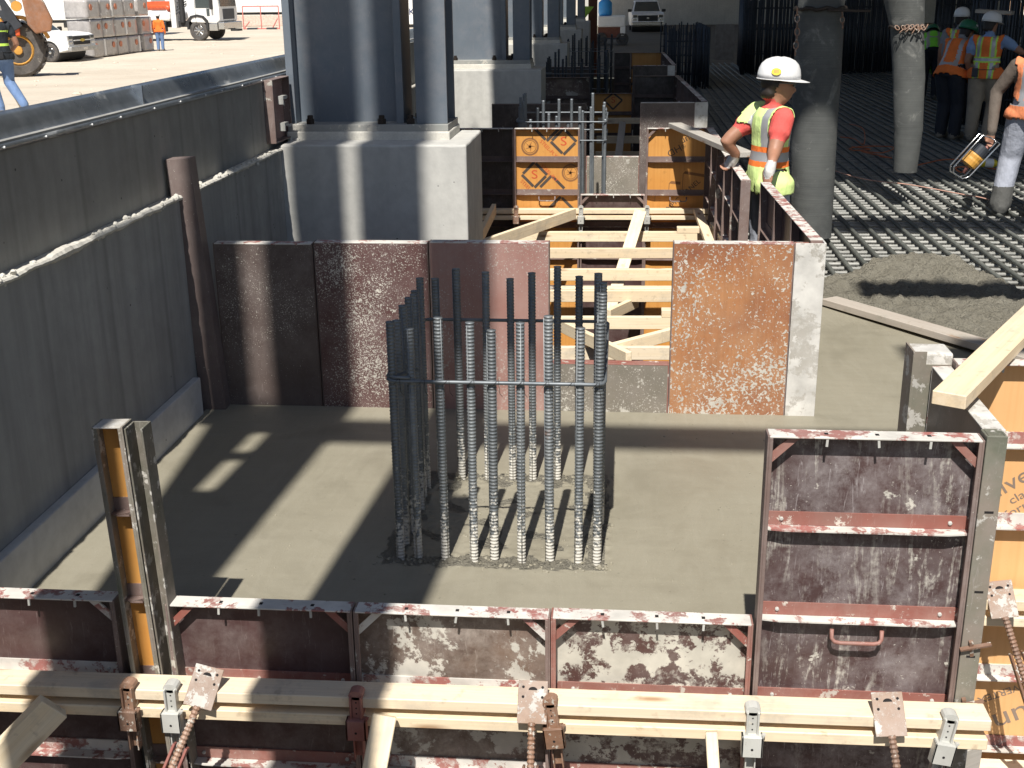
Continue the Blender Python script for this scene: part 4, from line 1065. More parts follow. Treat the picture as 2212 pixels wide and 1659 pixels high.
def chain(parent, pts, mat, s=.028):
    lk = MB(); k = 12; ring = [(.62*s*math.cos(2*math.pi*i/k), 0, s*math.sin(2*math.pi*i/k)) for i in range(k)]; ring.append(ring[0])
    lk.tube(ring, .18*s, 5, cap=False); me = lk.mesh('chain_link', mat, True)
    P = [Vector(p) for p in pts]; acc = 0; i = 0
    L = sum((b-a).length for a, b in zip(P, P[1:])); nlk = max(1, int(L/(1.55*s)))
    for q in range(nlk+1):
        d = L*q/max(1, nlk); a = P[0]; b = P[1]
        for a, b in zip(P, P[1:]):
            l = (b-a).length
            if d <= l: break
            d -= l
        p = a + (b-a).normalized()*min(d, (b-a).length)
        o = inst(me, 'chain_link', parent); M = frame(p, (b-a), (0, .3, .9) if abs((b-a).normalized().z) < .9 else (0, 1, 0))
        o.matrix_local = M @ Matrix.Rotation(R(90), 4, 'Y') @ Matrix.Rotation(R(90*(q % 2)), 4, 'Z')
a = onZ(1747, 512, .02); yt = a.y
t1, P0 = trunk('large grey rubber concrete trunk hanging beside the man in the lime vest', [(a.x+.02, yt, .03), onY(1757, 330, yt), onY(1766, 160, yt), onY(1772, 30, yt), (onY(1775, 0, yt).x+.02, yt, 2.6), (onY(1775, 0, yt).x+.05, yt, 9.9)],
      [.172, .188, .196, .185, .20, .20], 3)
rm = thing
ringz = onY(1772, 18, yt)-P0
m = MB(); pts = [(ringz.x+.205*math.cos(2*math.pi*i/30), .205*math.sin(2*math.pi*i/30), ringz.z+.01*math.sin(i*1.7)) for i in range(31)]; m.tube(pts, .014, 6, cap=False); m.build('collar', MT['bolt'], t1)
MB().tube([(ringz.x+.02, -.24, ringz.z-.01), (ringz.x+.36, -.22, ringz.z-.02)], .010, 6).build('tie_bar', MT['bolt'], t1)
chain(t1, [onY(1722, 25, yt-.24)-P0, onY(1722, 70, yt-.24)-P0, onY(1718, 112, yt-.24)-P0], MT['rustclamp'], .030)
chain(t1, [onY(1819, 30, yt-.16)-P0, onY(1820, 55, yt-.16)-P0], MT['rustclamp'], .026)
yt2 = 12.4
b = onY(1957, 371, yt2)
t2, P1 = trunk('slim grey rubber concrete trunk with a chain, hanging over the bar mat', [(b.x-.01, yt2, b.z), onY(1962, 280, yt2), onY(1963, 170, yt2), onY(1960, 62, yt2), onY(1953, 0, yt2), (onY(1953, 0, yt2).x, yt2, 9.9)], [.112, .140, .155, .158, .19, .2], 8)
ringz = onY(1961, 58, yt2)-P1
m = MB(); pts = [(ringz.x+.175*math.cos(2*math.pi*i/30), .175*math.sin(2*math.pi*i/30), ringz.z+.012*math.sin(i*1.3)) for i in range(31)]; m.tube(pts, .013, 6, cap=False); m.build('collar', MT['bolt'], t2)
random.seed(4)
for k in range(5):
    chain(t2, [onY(1938+k*14, 60, yt2-.19)-P1, onY(1946+k*13, 66+random.uniform(0, 10), yt2-.20)-P1, onY(1958+k*11, 58, yt2-.19)-P1], MT['rustclamp'], .026)

cordm = simple('orange_cord', (.52, .15, .06), .6); cordp = simple('pink_cord', (.62, .36, .28), .6)
def cord(label, px, mat, Z=.012, r=.0075, name='extension_cord', grp='cords on the bar mat'):
    P = [onZ(x, y, Z + (dz if dz else 0)) for (x, y, dz) in px]
    pts = []
    for i in range(len(P)-1):
        p0 = P[max(i-1, 0)]; p1 = P[i]; p2 = P[i+1]; p3 = P[min(i+2, len(P)-1)]
        for k in range(8):
            t = k/8; pts.append(.5*((2*p1) + (p2-p0)*t + (2*p0-5*p1+4*p2-p3)*t*t + (3*p1-p0-3*p2+p3)*t**3))
    pts.append(P[-1]); o0 = pts[0]
    o = MB().tube([p-o0 for p in pts], r, 6).build(name, mat, loc=o0, smooth=True); tag(o, label, 'cord', grp); return o
cord('orange extension cord snaking from under the slim trunk to the tool', [(1945, 366, 0), (1990, 355, 0), (2040, 345, .06), (2090, 347, .05), (2130, 362, 0), (2165, 370, 0), (2180, 400, 0)], cordm)
cord('loose loops of orange cord behind the slim trunk', [(1840, 317, 0), (1880, 322, 0), (1850, 325, 0), (1835, 321, 0), (1870, 316, 0), (1930, 318, 0), (1905, 330, 0), (1860, 327, 0), (1925, 341, 0), (1900, 338, 0)], cordm)
cord('thin orange cord running up beside the large trunk', [(1815, 296, 0), (1845, 300, 0), (1865, 312, 0), (1868, 290, .05), (1860, 275, .05), (1835, 268, 0)], cordm)
cord('pale pink cord stretched over the lit bars', [(1800, 368, .02), (1850, 383, .03), (1900, 392, .03), (1950, 397, .03), (2000, 405, .03), (2080, 420, .03), (2120, 427, .03), (2150, 437, .02), (2140, 446, .02)], cordp, r=.006)
cord('orange cord hanging in loops over a white plug near the tool', [(2070, 348, .1), (2085, 352, .1), (2090, 365, .05), (2075, 372, 0), (2065, 362, .05), (2100, 360, .04)], cordm)

# ================================================================ PEOPLE
skinm = simple('skin_tan', (.36, .18, .115), .55, 0, .08); hairm = simple('dark_hair', (.025, .018, .014), .6)
CL = {}
def cloth(name, col, var=.12):
    if name not in CL:
        t = NT(name); v = t.coord(False); n = t.noise(v, 9, 5, .6); w = t.noise(t.scale(v, (6, 6, 3)), 2.2, 4)
        c = t.mix(t.map(n, .3, .7), tuple(x*(1-var) for x in col), tuple(min(1, x*(1+var)) for x in col)); t.bump(t.math('ADD', w, t.math('MULTIPLY', n, .4)), .55, .03)
        CL[name] = t.fin(c, .85)
    return CL[name]
SILV = simple('reflective_tape', (.42, .42, .43), .35, .3, .05)
def person(label, loc, face, J, mats, vest=None, hat=None, vox=.016, hair=True, glasses=False, group=None, gloves=None, sleeve=.5, hands=True, hatdeco=None, belt=None, vz=(0, 1)):
    """J: joints in the body's own frame (x right, y forward, z up; origin on the ground between the feet).
    One body mesh grown from tapered limbs, fused by voxel remeshing; face colours by nearest limb."""
    p = thing('person', label, 'person', loc, face, group)
    V = {k: Vector(v) for k, v in J.items()}
    segs = []   # (a, b, ra, rb, key)
    def S(a, b, ra, rb, key): segs.append((V[a] if isinstance(a, str) else Vector(a), V[b] if isinstance(b, str) else Vector(b), ra, rb, key))
    mb = MB()
    sh = (V['shl']-V['shr']).normalized(); up = (V['neck']-V['pel']).normalized(); fwd = up.cross(sh)*-1
    fwd = sh.cross(up)*-1 if (sh.cross(up)).dot(Vector((0, 1, 0))) < 0 else sh.cross(up)
    # torso loft
    T = []
    for (t, rx, ry, off) in ((-.24, .150, .110, 0), (-.16, .172, .126, 0), (0, .168, .122, 0), (.15, .160, .118, .0), (.35, .150, .112, .005), (.55, .165, .118, .008), (.75, .185, .122, .006), (.88, .175, .108, 0), (.96, .12, .085, 0), (1.02, .062, .062, 0)):
        T.append((V['pel'] + (V['neck']-V['pel'])*t + fwd*off, (rx, ry)))
    bulk = J.get('bulk', 1.0) if isinstance(J.get('bulk', 1.0), float) else 1.0
    mb.tube([t[0] for t in T], [(t[1][0]*mats.get('bulk', 1), t[1][1]*mats.get('bulk', 1)) for t in T], 20, up=tuple(sh))
    for q_, (a, b) in enumerate(zip(T, T[1:])): segs.append((a[0], b[0], a[1][1]*1.25, b[1][1]*1.25, 'leg' if q_ < 2 else 'torso'))
    def limb(pts, rs, key):
        P = [V[q] if isinstance(q, str) else Vector(q) for q in pts]
        fine = []; fr_ = []
        for i in range(len(P)-1):
            for k in range(5):
                t = k/5; fine.append(P[i].lerp(P[i+1], t)); fr_.append(rs[i]+(rs[i+1]-rs[i])*t)
        fine.append(P[-1]); fr_.append(rs[-1])
        d0 = (fine[0]-fine[1]).normalized(); d1 = (fine[-1]-fine[-2]).normalized()
        fine = [fine[0]+d0*rs[0]*.7] + fine + [fine[-1]+d1*rs[-1]*.7]; fr_ = [rs[0]*.55] + fr_ + [rs[-1]*.55]
        mb.tube(fine, fr_, 12)
        for i in range(len(P)-1): segs.append((P[i], P[i+1], rs[i], rs[i+1], key if isinstance(key, str) else key[i]))
    for s in 'lr':
        el = V['el'+s]; shd = V['sh'+s]; mid = shd.lerp(el, sleeve)
        limb(['sh'+s, mid, 'el'+s, 'wr'+s], [.066, .057, .046, .032], ['sleeve', 'arm', 'arm'])
        if sleeve < .9: limb([shd, mid], [.076, .074], ['sleeve'])
        else: limb([shd, 'el'+s, 'wr'+s], [.074, .062, .047], ['sleeve', 'sleeve'])
        hp = V['hip'+s]
        lk_ = mats.get('legk', 1.16); limb([hp, 'kn'+s, 'an'+s], [.098*lk_, .076*lk_, .064*lk_], ['leg', 'leg'])
        an = V['an'+s]; toe = V['toe'+s]
        bk = mats.get('bootk', 1.15); limb([V['kn'+s].lerp(an, .62), (an.x, an.y, max(an.z-.05, .05))], [.066*lk_*1.03, .062*bk], ['boot'])
        heel = an + (an-toe).normalized()*.05; heel.z = toe.z
        limb([heel, an.lerp(toe, .5), toe], [.046*bk, .052*bk, .046*bk], ['boot', 'boot'])
        # hand: palm and five fingers
        if hands:
            w = V['wr'+s]; d = (w-el).normalized(); hd = V.get('hd'+s)
            if hd is not None: d = (hd-w).normalized()
            side = d.cross(Vector((0, 1, 0)));
            if side.length < .2: side = d.cross(Vector((1, 0, 0)))
            side.normalize(); nrm = side.cross(d).normalized(); curl = V['hd'+s+'c'] if 'hd'+s+'c' in V else nrm*-1
            curl = curl.normalized(); side = d.cross(curl).normalized()
            limb([w, w+d*.045, w+d*.085], [.031, .038, .036], ['hand', 'hand'])
            for q, (o_, L) in enumerate(((-.028, .068), (-.0095, .078), (.0095, .073), (.027, .058))):
                b0 = w + d*.085 + side*o_; b1 = b0 + d*L*.45 + curl*L*.15; b2 = b1 + d*L*.15 + curl*L*.40; b3 = b2 - d*L*.1 + curl*L*.3
                limb([b0, b1, b2, b3], [.0105, .010, .0095, .009], ['finger']*3)
            ts = -1 if s == 'r' else 1
            t0 = w + d*.03 + side*.028*ts; limb([t0, t0 + d*.03 + side*.02*ts + curl*.02, t0 + d*.055 + side*.012*ts + curl*.045], [.014, .012, .010], ['finger']*2)
    # neck, head
    hc = V['head']; nk = V['neck']
    limb([nk - up*.03, hc + Vector((0, -.01, -.06))], [.060, .052], ['skin'])
    look = (Vector(J.get('look', (0, 1, 0)))).normalized(); hu = Vector(J.get('hup', (0, 0, 1))).normalized(); hs_ = look.cross(hu).normalized(); hu = hs_.cross(look)
    def H(x, y, z): return hc + hs_*x + look*y + hu*z
    mb.tube([H(0, .035, -.118), H(0, .038, -.10), H(0, .022, -.06), H(0, .008, -.01), H(0, 0, .05), H(0, -.008, .09), H(0, -.01, .118)], [(.018, .02), (.040, .046), (.060, .078), (.072, .093), (.076, .098), (.062, .08), (.02, .03)], 16, up=tuple(hs_))
    limb([H(0, .095, .005), H(0, .112, -.030)], [.010, .014], ['skin'])
    for s in (-1, 1):
        limb([H(s*.074, -.005, .015), H(s*.078, -.008, -.02)], [.014, .011], ['skin'])
    limb([H(-.018, .088, -.065), H(.018, .088, -.065)], [.009, .009], ['lip'])
    if hair:
        limb([H(-.05, -.055, -.045), H(0, -.075, -.055), H(.05, -.055, -.045)], [.040, .045, .040], ['hair', 'hair'])
        limb([H(-.055, -.04, .02), H(0, -.07, .02), H(.055, -.04, .02)], [.05, .055, .05], ['hair', 'hair'])
    segs.append((H(0, .02, -.08), H(0, .05, .02), .08, .08, 'skin'))
    if hair: segs.append((H(0, -.03, .08), H(0, -.05, .09), .1, .1, 'hair'))
    tmp = bpy.data.objects.new('tmpbody', mb.mesh('tmpbody', skinm)); COL.objects.link(tmp)
    rm_ = tmp.modifiers.new('r', 'REMESH'); rm_.mode = 'VOXEL'; rm_.voxel_size = vox
    sm = tmp.modifiers.new('s', 'SMOOTH'); sm.factor = .5; sm.iterations = 3
    dg = bpy.context.evaluated_depsgraph_get(); me = bpy.data.meshes.new_from_object(tmp.evaluated_get(dg)); bpy.data.objects.remove(tmp)
    me.materials.clear()
    keys = ['skin', 'hair', 'lip', 'torso', 'sleeve', 'arm', 'hand', 'finger', 'leg', 'boot']
    dflt = {'skin': skinm, 'hair': hairm, 'lip': simple('lip', (.26, .10, .08), .5), 'arm': skinm, 'hand': skinm, 'finger': skinm}
    for k in keys: me.materials.append(mats.get(k, dflt.get(k, skinm)))
    def near(c):
        best = None; bd = 1e9
        for (a, b, ra, rb, key) in segs:
            ab = b-a; L2 = ab.length_squared; t = 0 if L2 < 1e-9 else max(0, min(1, (c-a).dot(ab)/L2))
            d = (c-(a+ab*t)).length - (ra+(rb-ra)*t)
            if d < bd: bd = d; best = key
        return best
    fk = []
    for f in me.polygons:
        k = near(f.center); f.material_index = keys.index(k); f.use_smooth = True; fk.append(k)
    bo = bpy.data.objects.new('body', me); link(bo, p)
    # vest: body faces of the torso pushed out
    if vest:
        base, trim, tape, scheme = vest
        bm = bmesh.new(); bm.from_mesh(me); bm.faces.ensure_lookup_table(); bm.normal_update()
        L = (V['neck']-V['pel']).length; kill = []
        for f in bm.faces:
            c = f.calc_center_median(); t = (c-V['pel']).dot(up)/L; x = (c-V['pel']).dot(sh); yy = (c-V['pel']).dot(fwd)
            arm = min((c-V['shl']).dot(sh), -(c-V['shr']).dot(sh)) if False else None
            outx = abs(x) > .205*mats.get('bulk', 1)
            ok = fk[f.index] in ('torso', 'sleeve', 'leg') and vz[0]-.19 < t < (.985 if abs(x) < .085 else 1.08) and abs(x) < (.215 if t > .2 else .27)*mats.get('bulk', 1)
            if fk[f.index] == 'sleeve' and (t < .74 or abs(x) > (.182 if t < .86 else .215)): ok = False
            if fk[f.index] == 'leg' and (t > .1 or t < -.20): ok = False
            if ok and yy > .05 and t > .80 and abs(x) < (t-.78)*.42: ok = False     # neck opening
            if not ok: kill.append(f)
            else:
                mi = 0
                if scheme == 'lime':
                    if .175 < t < .245 or .385 < t < .455: mi = 1
                    elif .245 <= t <= .385: mi = 2
                    elif abs(abs(x)-.095) < .026 and t > .385: mi = 2
                elif scheme == 'orange_lime':
                    if abs(abs(x)-.09) < .022: mi = 2
                    elif abs(abs(x)-.09) < .042: mi = 1
                    if .30 < t < .37: mi = 2
                    elif .25 < t < .42: mi = 1
                elif scheme == 'orange':
                    if abs(abs(x)-.10) < .022 and t > .1: mi = 2
                    if .08 < t < .17: mi = 2
                elif scheme == 'green':
                    if abs(abs(x)-.09) < .025 or .45 < t < .54: mi = 2
                elif scheme == 'dark':
                    if .25 < t < .33 or .68 < t < .74: mi = 1
                f.material_index = mi
        bmesh.ops.delete(bm, geom=kill, context='FACES')
        for _ in range(8): bmesh.ops.smooth_vert(bm, verts=[v for v in bm.verts if v.is_boundary], factor=.5, use_axis_x=True, use_axis_y=True, use_axis_z=True)
        bm.normal_update()
        for v in bm.verts:
            t = (v.co-V['pel']).dot(up)/L
            flare = .011 + .028*max(0, min(.6, .55-t)) + .008*noise.noise((v.co.x*9, v.co.y*9, v.co.z*5))
            v.co += v.normal*flare
        vm = bpy.data.meshes.new('vest'); bm.to_mesh(vm); bm.free()
        for q in (base, trim, tape): vm.materials.append(q)
        vo = bpy.data.objects.new('vest', vm); link(vo, p)
        sd = vo.modifiers.new('t', 'SOLIDIFY'); sd.thickness = .006
    if hat:
        M = Matrix.Identity(4)
        for i in range(3): M[i][0] = hs_[i]; M[i][1] = look[i]; M[i][2] = hu[i]; M[i][3] = (hc + hu*.045)[i]
        m = MB(); n = 28; vs = []
        prof = [(1.0, 0), (.985, .03), (.94, .062), (.84, .093), (.66, .116), (.40, .131), (.15, .137), (.01, .138)]
        for (r, z) in prof:
            for j in range(n):
                a = 2*math.pi*j/n; rg = 1+.025*(abs(math.cos(a)) < .18)*(r > .1)
                vs.append((.117*r*math.cos(a), .142*r*math.sin(a)-.004, z*rg))
        fs = [(i*n+j, i*n+(j+1) % n, (i+1)*n+(j+1) % n, (i+1)*n+j) for i in range(len(prof)-1) for j in range(n)]
        m.add(vs, fs)
        vs = []
        for q in range(2):
            for j in range(n):
                a = 2*math.pi*j/n; f = max(0, math.sin(a))
                e = (.006+.060*f**1.5) if q else 0
                vs.append(((.117+min(e, .016))*math.cos(a), (.142+e)*math.sin(a)-.004, -.002-.012*f*q-.003*q))
        m.add(vs, [(j, n+j, n+(j+1) % n, (j+1) % n) for j in range(n)])
        ho = m.build('helmet', hat, p, smooth=True); ho.matrix_local = M; fixn(ho)
        sd = ho.modifiers.new('t', 'SOLIDIFY'); sd.thickness = .004; sd.offset = 1
        # ridge
        m = MB(); m.tube([(0, -.135, .03), (0, -.11, .085), (0, -.05, .127), (0, .04, .132), (0, .10, .092), (0, .13, .04)], [(.012, .007)]*6, 8, up=(1, 0, 0)); m.build('ridge', hat, ho, smooth=True)
        if hatdeco:
            for (ang, zz, rr, mt_) in hatdeco:
                m = MB(); k = 14; rz_ = math.sqrt(max(.02, 1-(zz/.14)**2))
                cx2 = .122*rz_*math.cos(ang); cy2 = .147*rz_*math.sin(ang)-.004
                nrm = Vector((cx2/.122**2, cy2/.147**2, zz/.14**2)).normalized(); F = frame((cx2+nrm.x*.006, cy2+nrm.y*.006, zz+nrm.z*.006), nrm.orthogonal() if False else Vector((0, 0, 1)).cross(nrm), nrm)
                m.prism([(rr*1.35*math.cos(2*math.pi*i/k), rr*math.sin(2*math.pi*i/k)) for i in range(k)], -.0008, .0008, 'z', F); fixn(m.build('sticker', mt_, ho))
                if rr > .02:
                    for dz in (-.008, 0, .008): MB().box((-.018, dz-.0016, .0009), (.018, dz+.0016, .0013), F).build('sticker_line', MT['redclamp'], ho)
    if glasses:
        M = Matrix.Identity(4)
        for i in range(3): M[i][0] = hs_[i]; M[i][1] = look[i]; M[i][2] = hu[i]; M[i][3] = hc[i]
        m = MB()
        for s in (-1, 1):
            m.box((s*.008, .092, .000), (s*.062, .108, .034)); m.box((s*.062, -.01, .018), (s*.082, .10, .028))
        go = m.build('sunglasses', MT['glass'], p, bevel=.004); go.matrix_local = M
    else:
        for s in (-1, 1):
            e = MB().lathe([(.002, -.009), (.009, 0), (.002, .009)], 8).build('eye', hairm, p); e.location = H(s*.03, .082, .012)
    if belt:
        m = MB(); c0 = V['pel'] + up*.03; pts = []
        for i in range(25): a = 2*math.pi*i/24; pts.append(c0 + sh*(.178*mats.get('bulk', 1))*math.cos(a) + fwd*(.133*mats.get('bulk', 1))*math.sin(a))
        m.tube(pts, [(.006, .022)]*25, 6, cap=False, up=tuple(up)); bl = m.build('belt', MT['dark_machine'], p, smooth=True)
        if belt == 'tools':
            q = c0 + sh*.10 - fwd*.15; MB().box(q-Vector((.04, .03, .10)), q+Vector((.04, .03, .02))).build('pouch', MT['dark_machine'], p, bevel=.01)
    return p
def stand(h=1.76, **k):
    s = h/1.76
    J = dict(pel=(0, 0, .98), neck=(0, .0, 1.46), head=(0, .03, 1.60), shl=(-.19, 0, 1.41), shr=(.19, 0, 1.41), ell=(-.26, -.03, 1.12), elr=(.26, -.03, 1.12), wrl=(-.27, .05, .88), wrr=(.27, .05, .88),
             hipl=(-.10, 0, .95), hipr=(.10, 0, .95), knl=(-.11, .03, .52), knr=(.11, .03, .52), anl=(-.11, -.01, .11), anr=(.11, -.01, .11), toel=(-.13, .16, .045), toer=(.13, .16, .045))
    J.update(k)
    for q, v in J.items():
        if q not in ('look', 'hup', 'hdlc', 'hdrc'): J[q] = tuple(a*s for a in v)
    return J
lime = cloth('lime_vest', (.64, .80, .30)); limeg = cloth('green_vest', (.25, .80, .07)); orng = cloth('orange_trim', (.85, .19, .03)); orv = cloth('orange_vest', (.85, .19, .035)); salm = cloth('faded_orange_vest', (.70, .23, .10))
jeans = cloth('blue_jeans', (.13, .21, .38)); darkp = cloth('dark_trousers', (.02, .022, .03)); khak = cloth('khaki_trousers', (.33, .27, .20)); redt = cloth('red_shirt', (.66, .10, .085)); greyt = cloth('grey_shirt', (.24, .25, .27)); bluet = cloth('light_blue_shirt', (.22, .33, .55)); brownt = cloth('brown_shirt', (.10, .08, .065)); bootm = cloth('muddy_boots', (.19, .165, .13)); palej = cloth('pale_dirty_jeans', (.34, .36, .42)); rubber = cloth('grey_rubber_boots', (.085, .085, .08)); navy = cloth('navy_shirt', (.02, .026, .035)); glov = cloth('white_glove', (.55, .54, .52)); limeT = cloth('lime_trim', (.55, .85, .12))
white_hat = simple('white_helmet', (.72, .72, .72), .3, 0, .04); green_hat = simple('green_helmet', (.02, .16, .085), .3, 0, .05)
yst = simple('yellow_sticker', (.80, .58, .02), .5)
# man in the lime vest: seen from behind, looking right, right hand on the form rail
base = Vector((1.005, 8.33, -.10))
rail = onZ(1650, 388, .93)
def loc2(pt, base, face):
    d = Vector(pt)-base; c, s = math.cos(-face), math.sin(-face); return (d.x*c - d.y*s, d.x*s + d.y*c, d.z)
fa = R(-72)
rh = loc2((.975, 7.90, .955), base, fa)
lh = loc2((.80, 8.50, .99), base, fa)
J = stand(1.73)
J.update(wrr=(rh[0], rh[1], rh[2]+.075), elr=(.285, -.10, 1.16), hdr=(rh[0]+.02, rh[1]-.03, rh[2]-.01), hdrc=(0, 0, -1), wrl=lh, ell=(-.19, -.24, 1.19), hdl=(lh[0]-.04, lh[1]-.02, lh[2]-.06), look=(.35, .93, -.05), head=(.02, .03, 1.575))
person('man in lime vest and white helmet resting one hand on the form rail', base, fa, J, dict(torso=redt, sleeve=redt, leg=palej, boot=rubber, hand=glov, bulk=.93), (lime, orng, SILV, 'lime'), white_hat, .0125, True, True, hatdeco=[(R(-12), .050, .024, yst)], belt=None, sleeve=.5)
# workers at the tall bar wall
def P3(px, py, Y, Z=None):
    q = onY(px, py, Y); return q
b = onZ(2045, 300, -.03); J = stand(1.72, pel=(0, -.08, .97), neck=(0, .12, 1.40), head=(.02, .22, 1.50), shl=(-.19, .10, 1.36), shr=(.19, .10, 1.36), ell=(-.25, .12, 1.08), elr=(.25, .10, 1.07), wrl=(-.2, .30, .95), wrr=(.22, .16, .84), hipl=(-.10, -.08, .93), hipr=(.10, -.08, .93), look=(.3, 1, -.3))
person('man in orange vest and green helmet leaning to look into the bars', b, R(-45), J, dict(torso=greyt, sleeve=greyt, leg=darkp, boot=bootm, bulk=1.15, legk=1.36), (orv, orv, SILV, 'orange'), green_hat, .02, True, group='workers at the tall bar wall', hatdeco=[(R(20), .07, .018, MT['white']), (R(120), .07, .018, MT['white'])], sleeve=.5)
b = onZ(2112, 306, -.03); J = stand(1.74, wrr=(.55, .42, 1.22), elr=(.42, .14, 1.24), wrl=(-.24, .12, .90), knr=(.13, .12, .53), anr=(.14, -.10, .13), toer=(.15, .07, .05), look=(.55, 1, -.15))
person('man in orange and lime vest with white helmet stretching his arm to the bars', b, R(-30), J, dict(torso=bluet, sleeve=bluet, leg=khak, boot=bootm, bulk=1.08, legk=1.36), (orv, limeT, SILV, 'orange_lime'), white_hat, .02, True, group='workers at the tall bar wall', belt='tools')
b = onZ(2083, 285, -.03) + Vector((.1, 1.2, 0)); J = stand(1.76)
person('man hidden behind two workers, only his white helmet showing', b, R(-20), J, dict(torso=greyt, sleeve=greyt, leg=darkp, boot=bootm), (orv, limeT, SILV, 'orange_lime'), white_hat, .026, True, group='workers at the tall bar wall')
b = onZ(2004, 215, -.03); J = stand(1.74, pel=(0, -.12, .95), neck=(0, .30, 1.22), head=(0, .42, 1.22), shl=(-.19, .26, 1.19), shr=(.19, .26, 1.19), ell=(-.24, .34, .92), elr=(.24, .34, .92), wrl=(-.16, .46, .74), wrr=(.16, .46, .74), hipl=(-.1, -.12, .92), hipr=(.1, -.12, .92), look=(0, 1, -.8))
person('bending man in bright green vest and green helmet by the bar wall', b, R(-10), J, dict(torso=navy, sleeve=navy, leg=darkp, boot=rubber), (limeg, limeg, SILV, 'green'), green_hat, .022, True, group='workers at the tall bar wall')
# man at the right edge carrying the vibrator motor
b = onZ(2190, 462, -.03); b.x += .07
fa2 = R(-25)
vh = loc2(onY(2142, 285, b.y-.05), b, fa2)
J = stand(1.76, pel=(0, 0, 1.0), wrl=vh, ell=(-.36, .02, 1.14), wrr=(.3, .2, .95), knr=(.13, .06, .54), knl=(-.17, .06, .53), anl=(-.20, -.04, .12), toel=(-.26, .15, .05), hdl=(vh[0], vh[1]+.01, vh[2]-.09), look=(.2, 1, -.3))
person('man in faded orange vest and pale jeans carrying a vibrator motor at the picture edge', b, fa2, J, dict(torso=brownt, sleeve=brownt, arm=brownt, leg=palej, boot=rubber, bulk=1.22, legk=1.42, bootk=1.7), (salm, salm, SILV, 'orange'), white_hat, .016, True, sleeve=.98)
# vibrator motor in his hand
q = onY(2144, 298, b.y-.05)
vb = thing('vibrator_motor', 'yellow concrete vibrator motor in a wire carrying frame held by its handle', 'power tool', q)
d = Vector((-.03, -.06, -.42)).normalized()
def vloop(w, h0, h1):
    s = Vector((.85, 0, -.52)).normalized(); a = Vector((-.02, 0, 0)); e = Vector((-.62, 0, -.78)).normalized()
    return [a - s*w*.2, a + s*w, a + s*w + e*h1, a + s*(w*.6) + e*(h1+.05), a - s*(w*.6) + e*(h1+.05), a - s*w + e*h1, a - s*w*1.0 + e*.02, a - s*w*.2]
for yy in (-.06, .06):
    MB().tube([v + Vector((0, yy, 0)) for v in vloop(.09, 0, .40)], .008, 6).build('frame_bar', MT['chrome'], vb, smooth=True)
e = Vector((-.62, 0, -.78)).normalized()
MB().lathe([(.02, .10), (.065, .11), (.07, .20), (.066, .205)], 16, frame((0, 0, 0), Vector((0, 1, 0)), e)).build('housing', MT['dark_machine'], vb)
MB().lathe([(.078, .205), (.082, .22), (.078, .25), (.082, .27), (.078, .32), (.03, .34)], 16, frame((0, 0, 0), Vector((0, 1, 0)), e)).build('motor', MT['yellow'], vb, smooth=False)
MB().tube([(0, 0, -.01), (-.06, -.01, -.12), (-.17, -.02, -.20), (-.24, -.02, -.33)], .018, 8).build('strap', MT['redclamp'], vb, smooth=True)
pz = onZ(2135, 356, .05)
g = thing('hand_lamp', 'yellow and white work light lying on the bars by the man at the edge', 'work light', pz)
ax = Vector((.95, -.25, -.05)); F = frame((0, 0, .02), Vector((0, 1, 0)), ax)
MB().lathe([(.03, -.14), (.052, -.12), (.052, .06), (.03, .10), (.02, .18)], 14, F).build('housing', simple('yellow_plastic', (.75, .60, .03), .4), g, smooth=True)
MB().lathe([(.054, -.05), (.056, -.04), (.056, .04), (.04, .08)], 14, F).build('guard', MT['white'], g)
# men in the yard
r_ = ray(2, 238); rr = 19.0; bx = r_.x/r_.y*rr; by = rr
b = Vector((bx+.12, by, yardz(bx, by))); 
J = stand(1.78, knl=(-.11, .16, .54), anl=(-.11, .02, .14), toel=(-.11, .17, .06), knr=(.11, .02, .53), anr=(.11, -.30, .18), toer=(.12, -.16, .06), wrr=(.30, .16, .98), elr=(.27, -.08, 1.13), wrl=(-.3, -.1, .92))
person('man in dark shirt with lime bands and jeans walking past the digger', b, R(62), J, dict(torso=navy, sleeve=navy, leg=jeans, boot=bootm), (navy, limeT, SILV, 'dark'), white_hat, .02, True, belt='tools', group='people in the yard')
def yardpt(px, py):
    d = ray(px, py); s = 10.0/d.y
    for _ in range(60):
        p = d*s; z = yardz(p.x, p.y); s = (z-CAMZ)/d.z
    p = d*s; return Vector((p.x, p.y, yardz(p.x, p.y)))
b = yardpt(348, 110); J = stand(1.72)
person('man in bright orange vest and white helmet beside the wrapped bales', b, R(5), J, dict(torso=orng, sleeve=orng, leg=jeans, boot=bootm, arm=orng), (orng, orng, orng, 'none'), white_hat, .03, True, group='people in the yard', sleeve=.98)

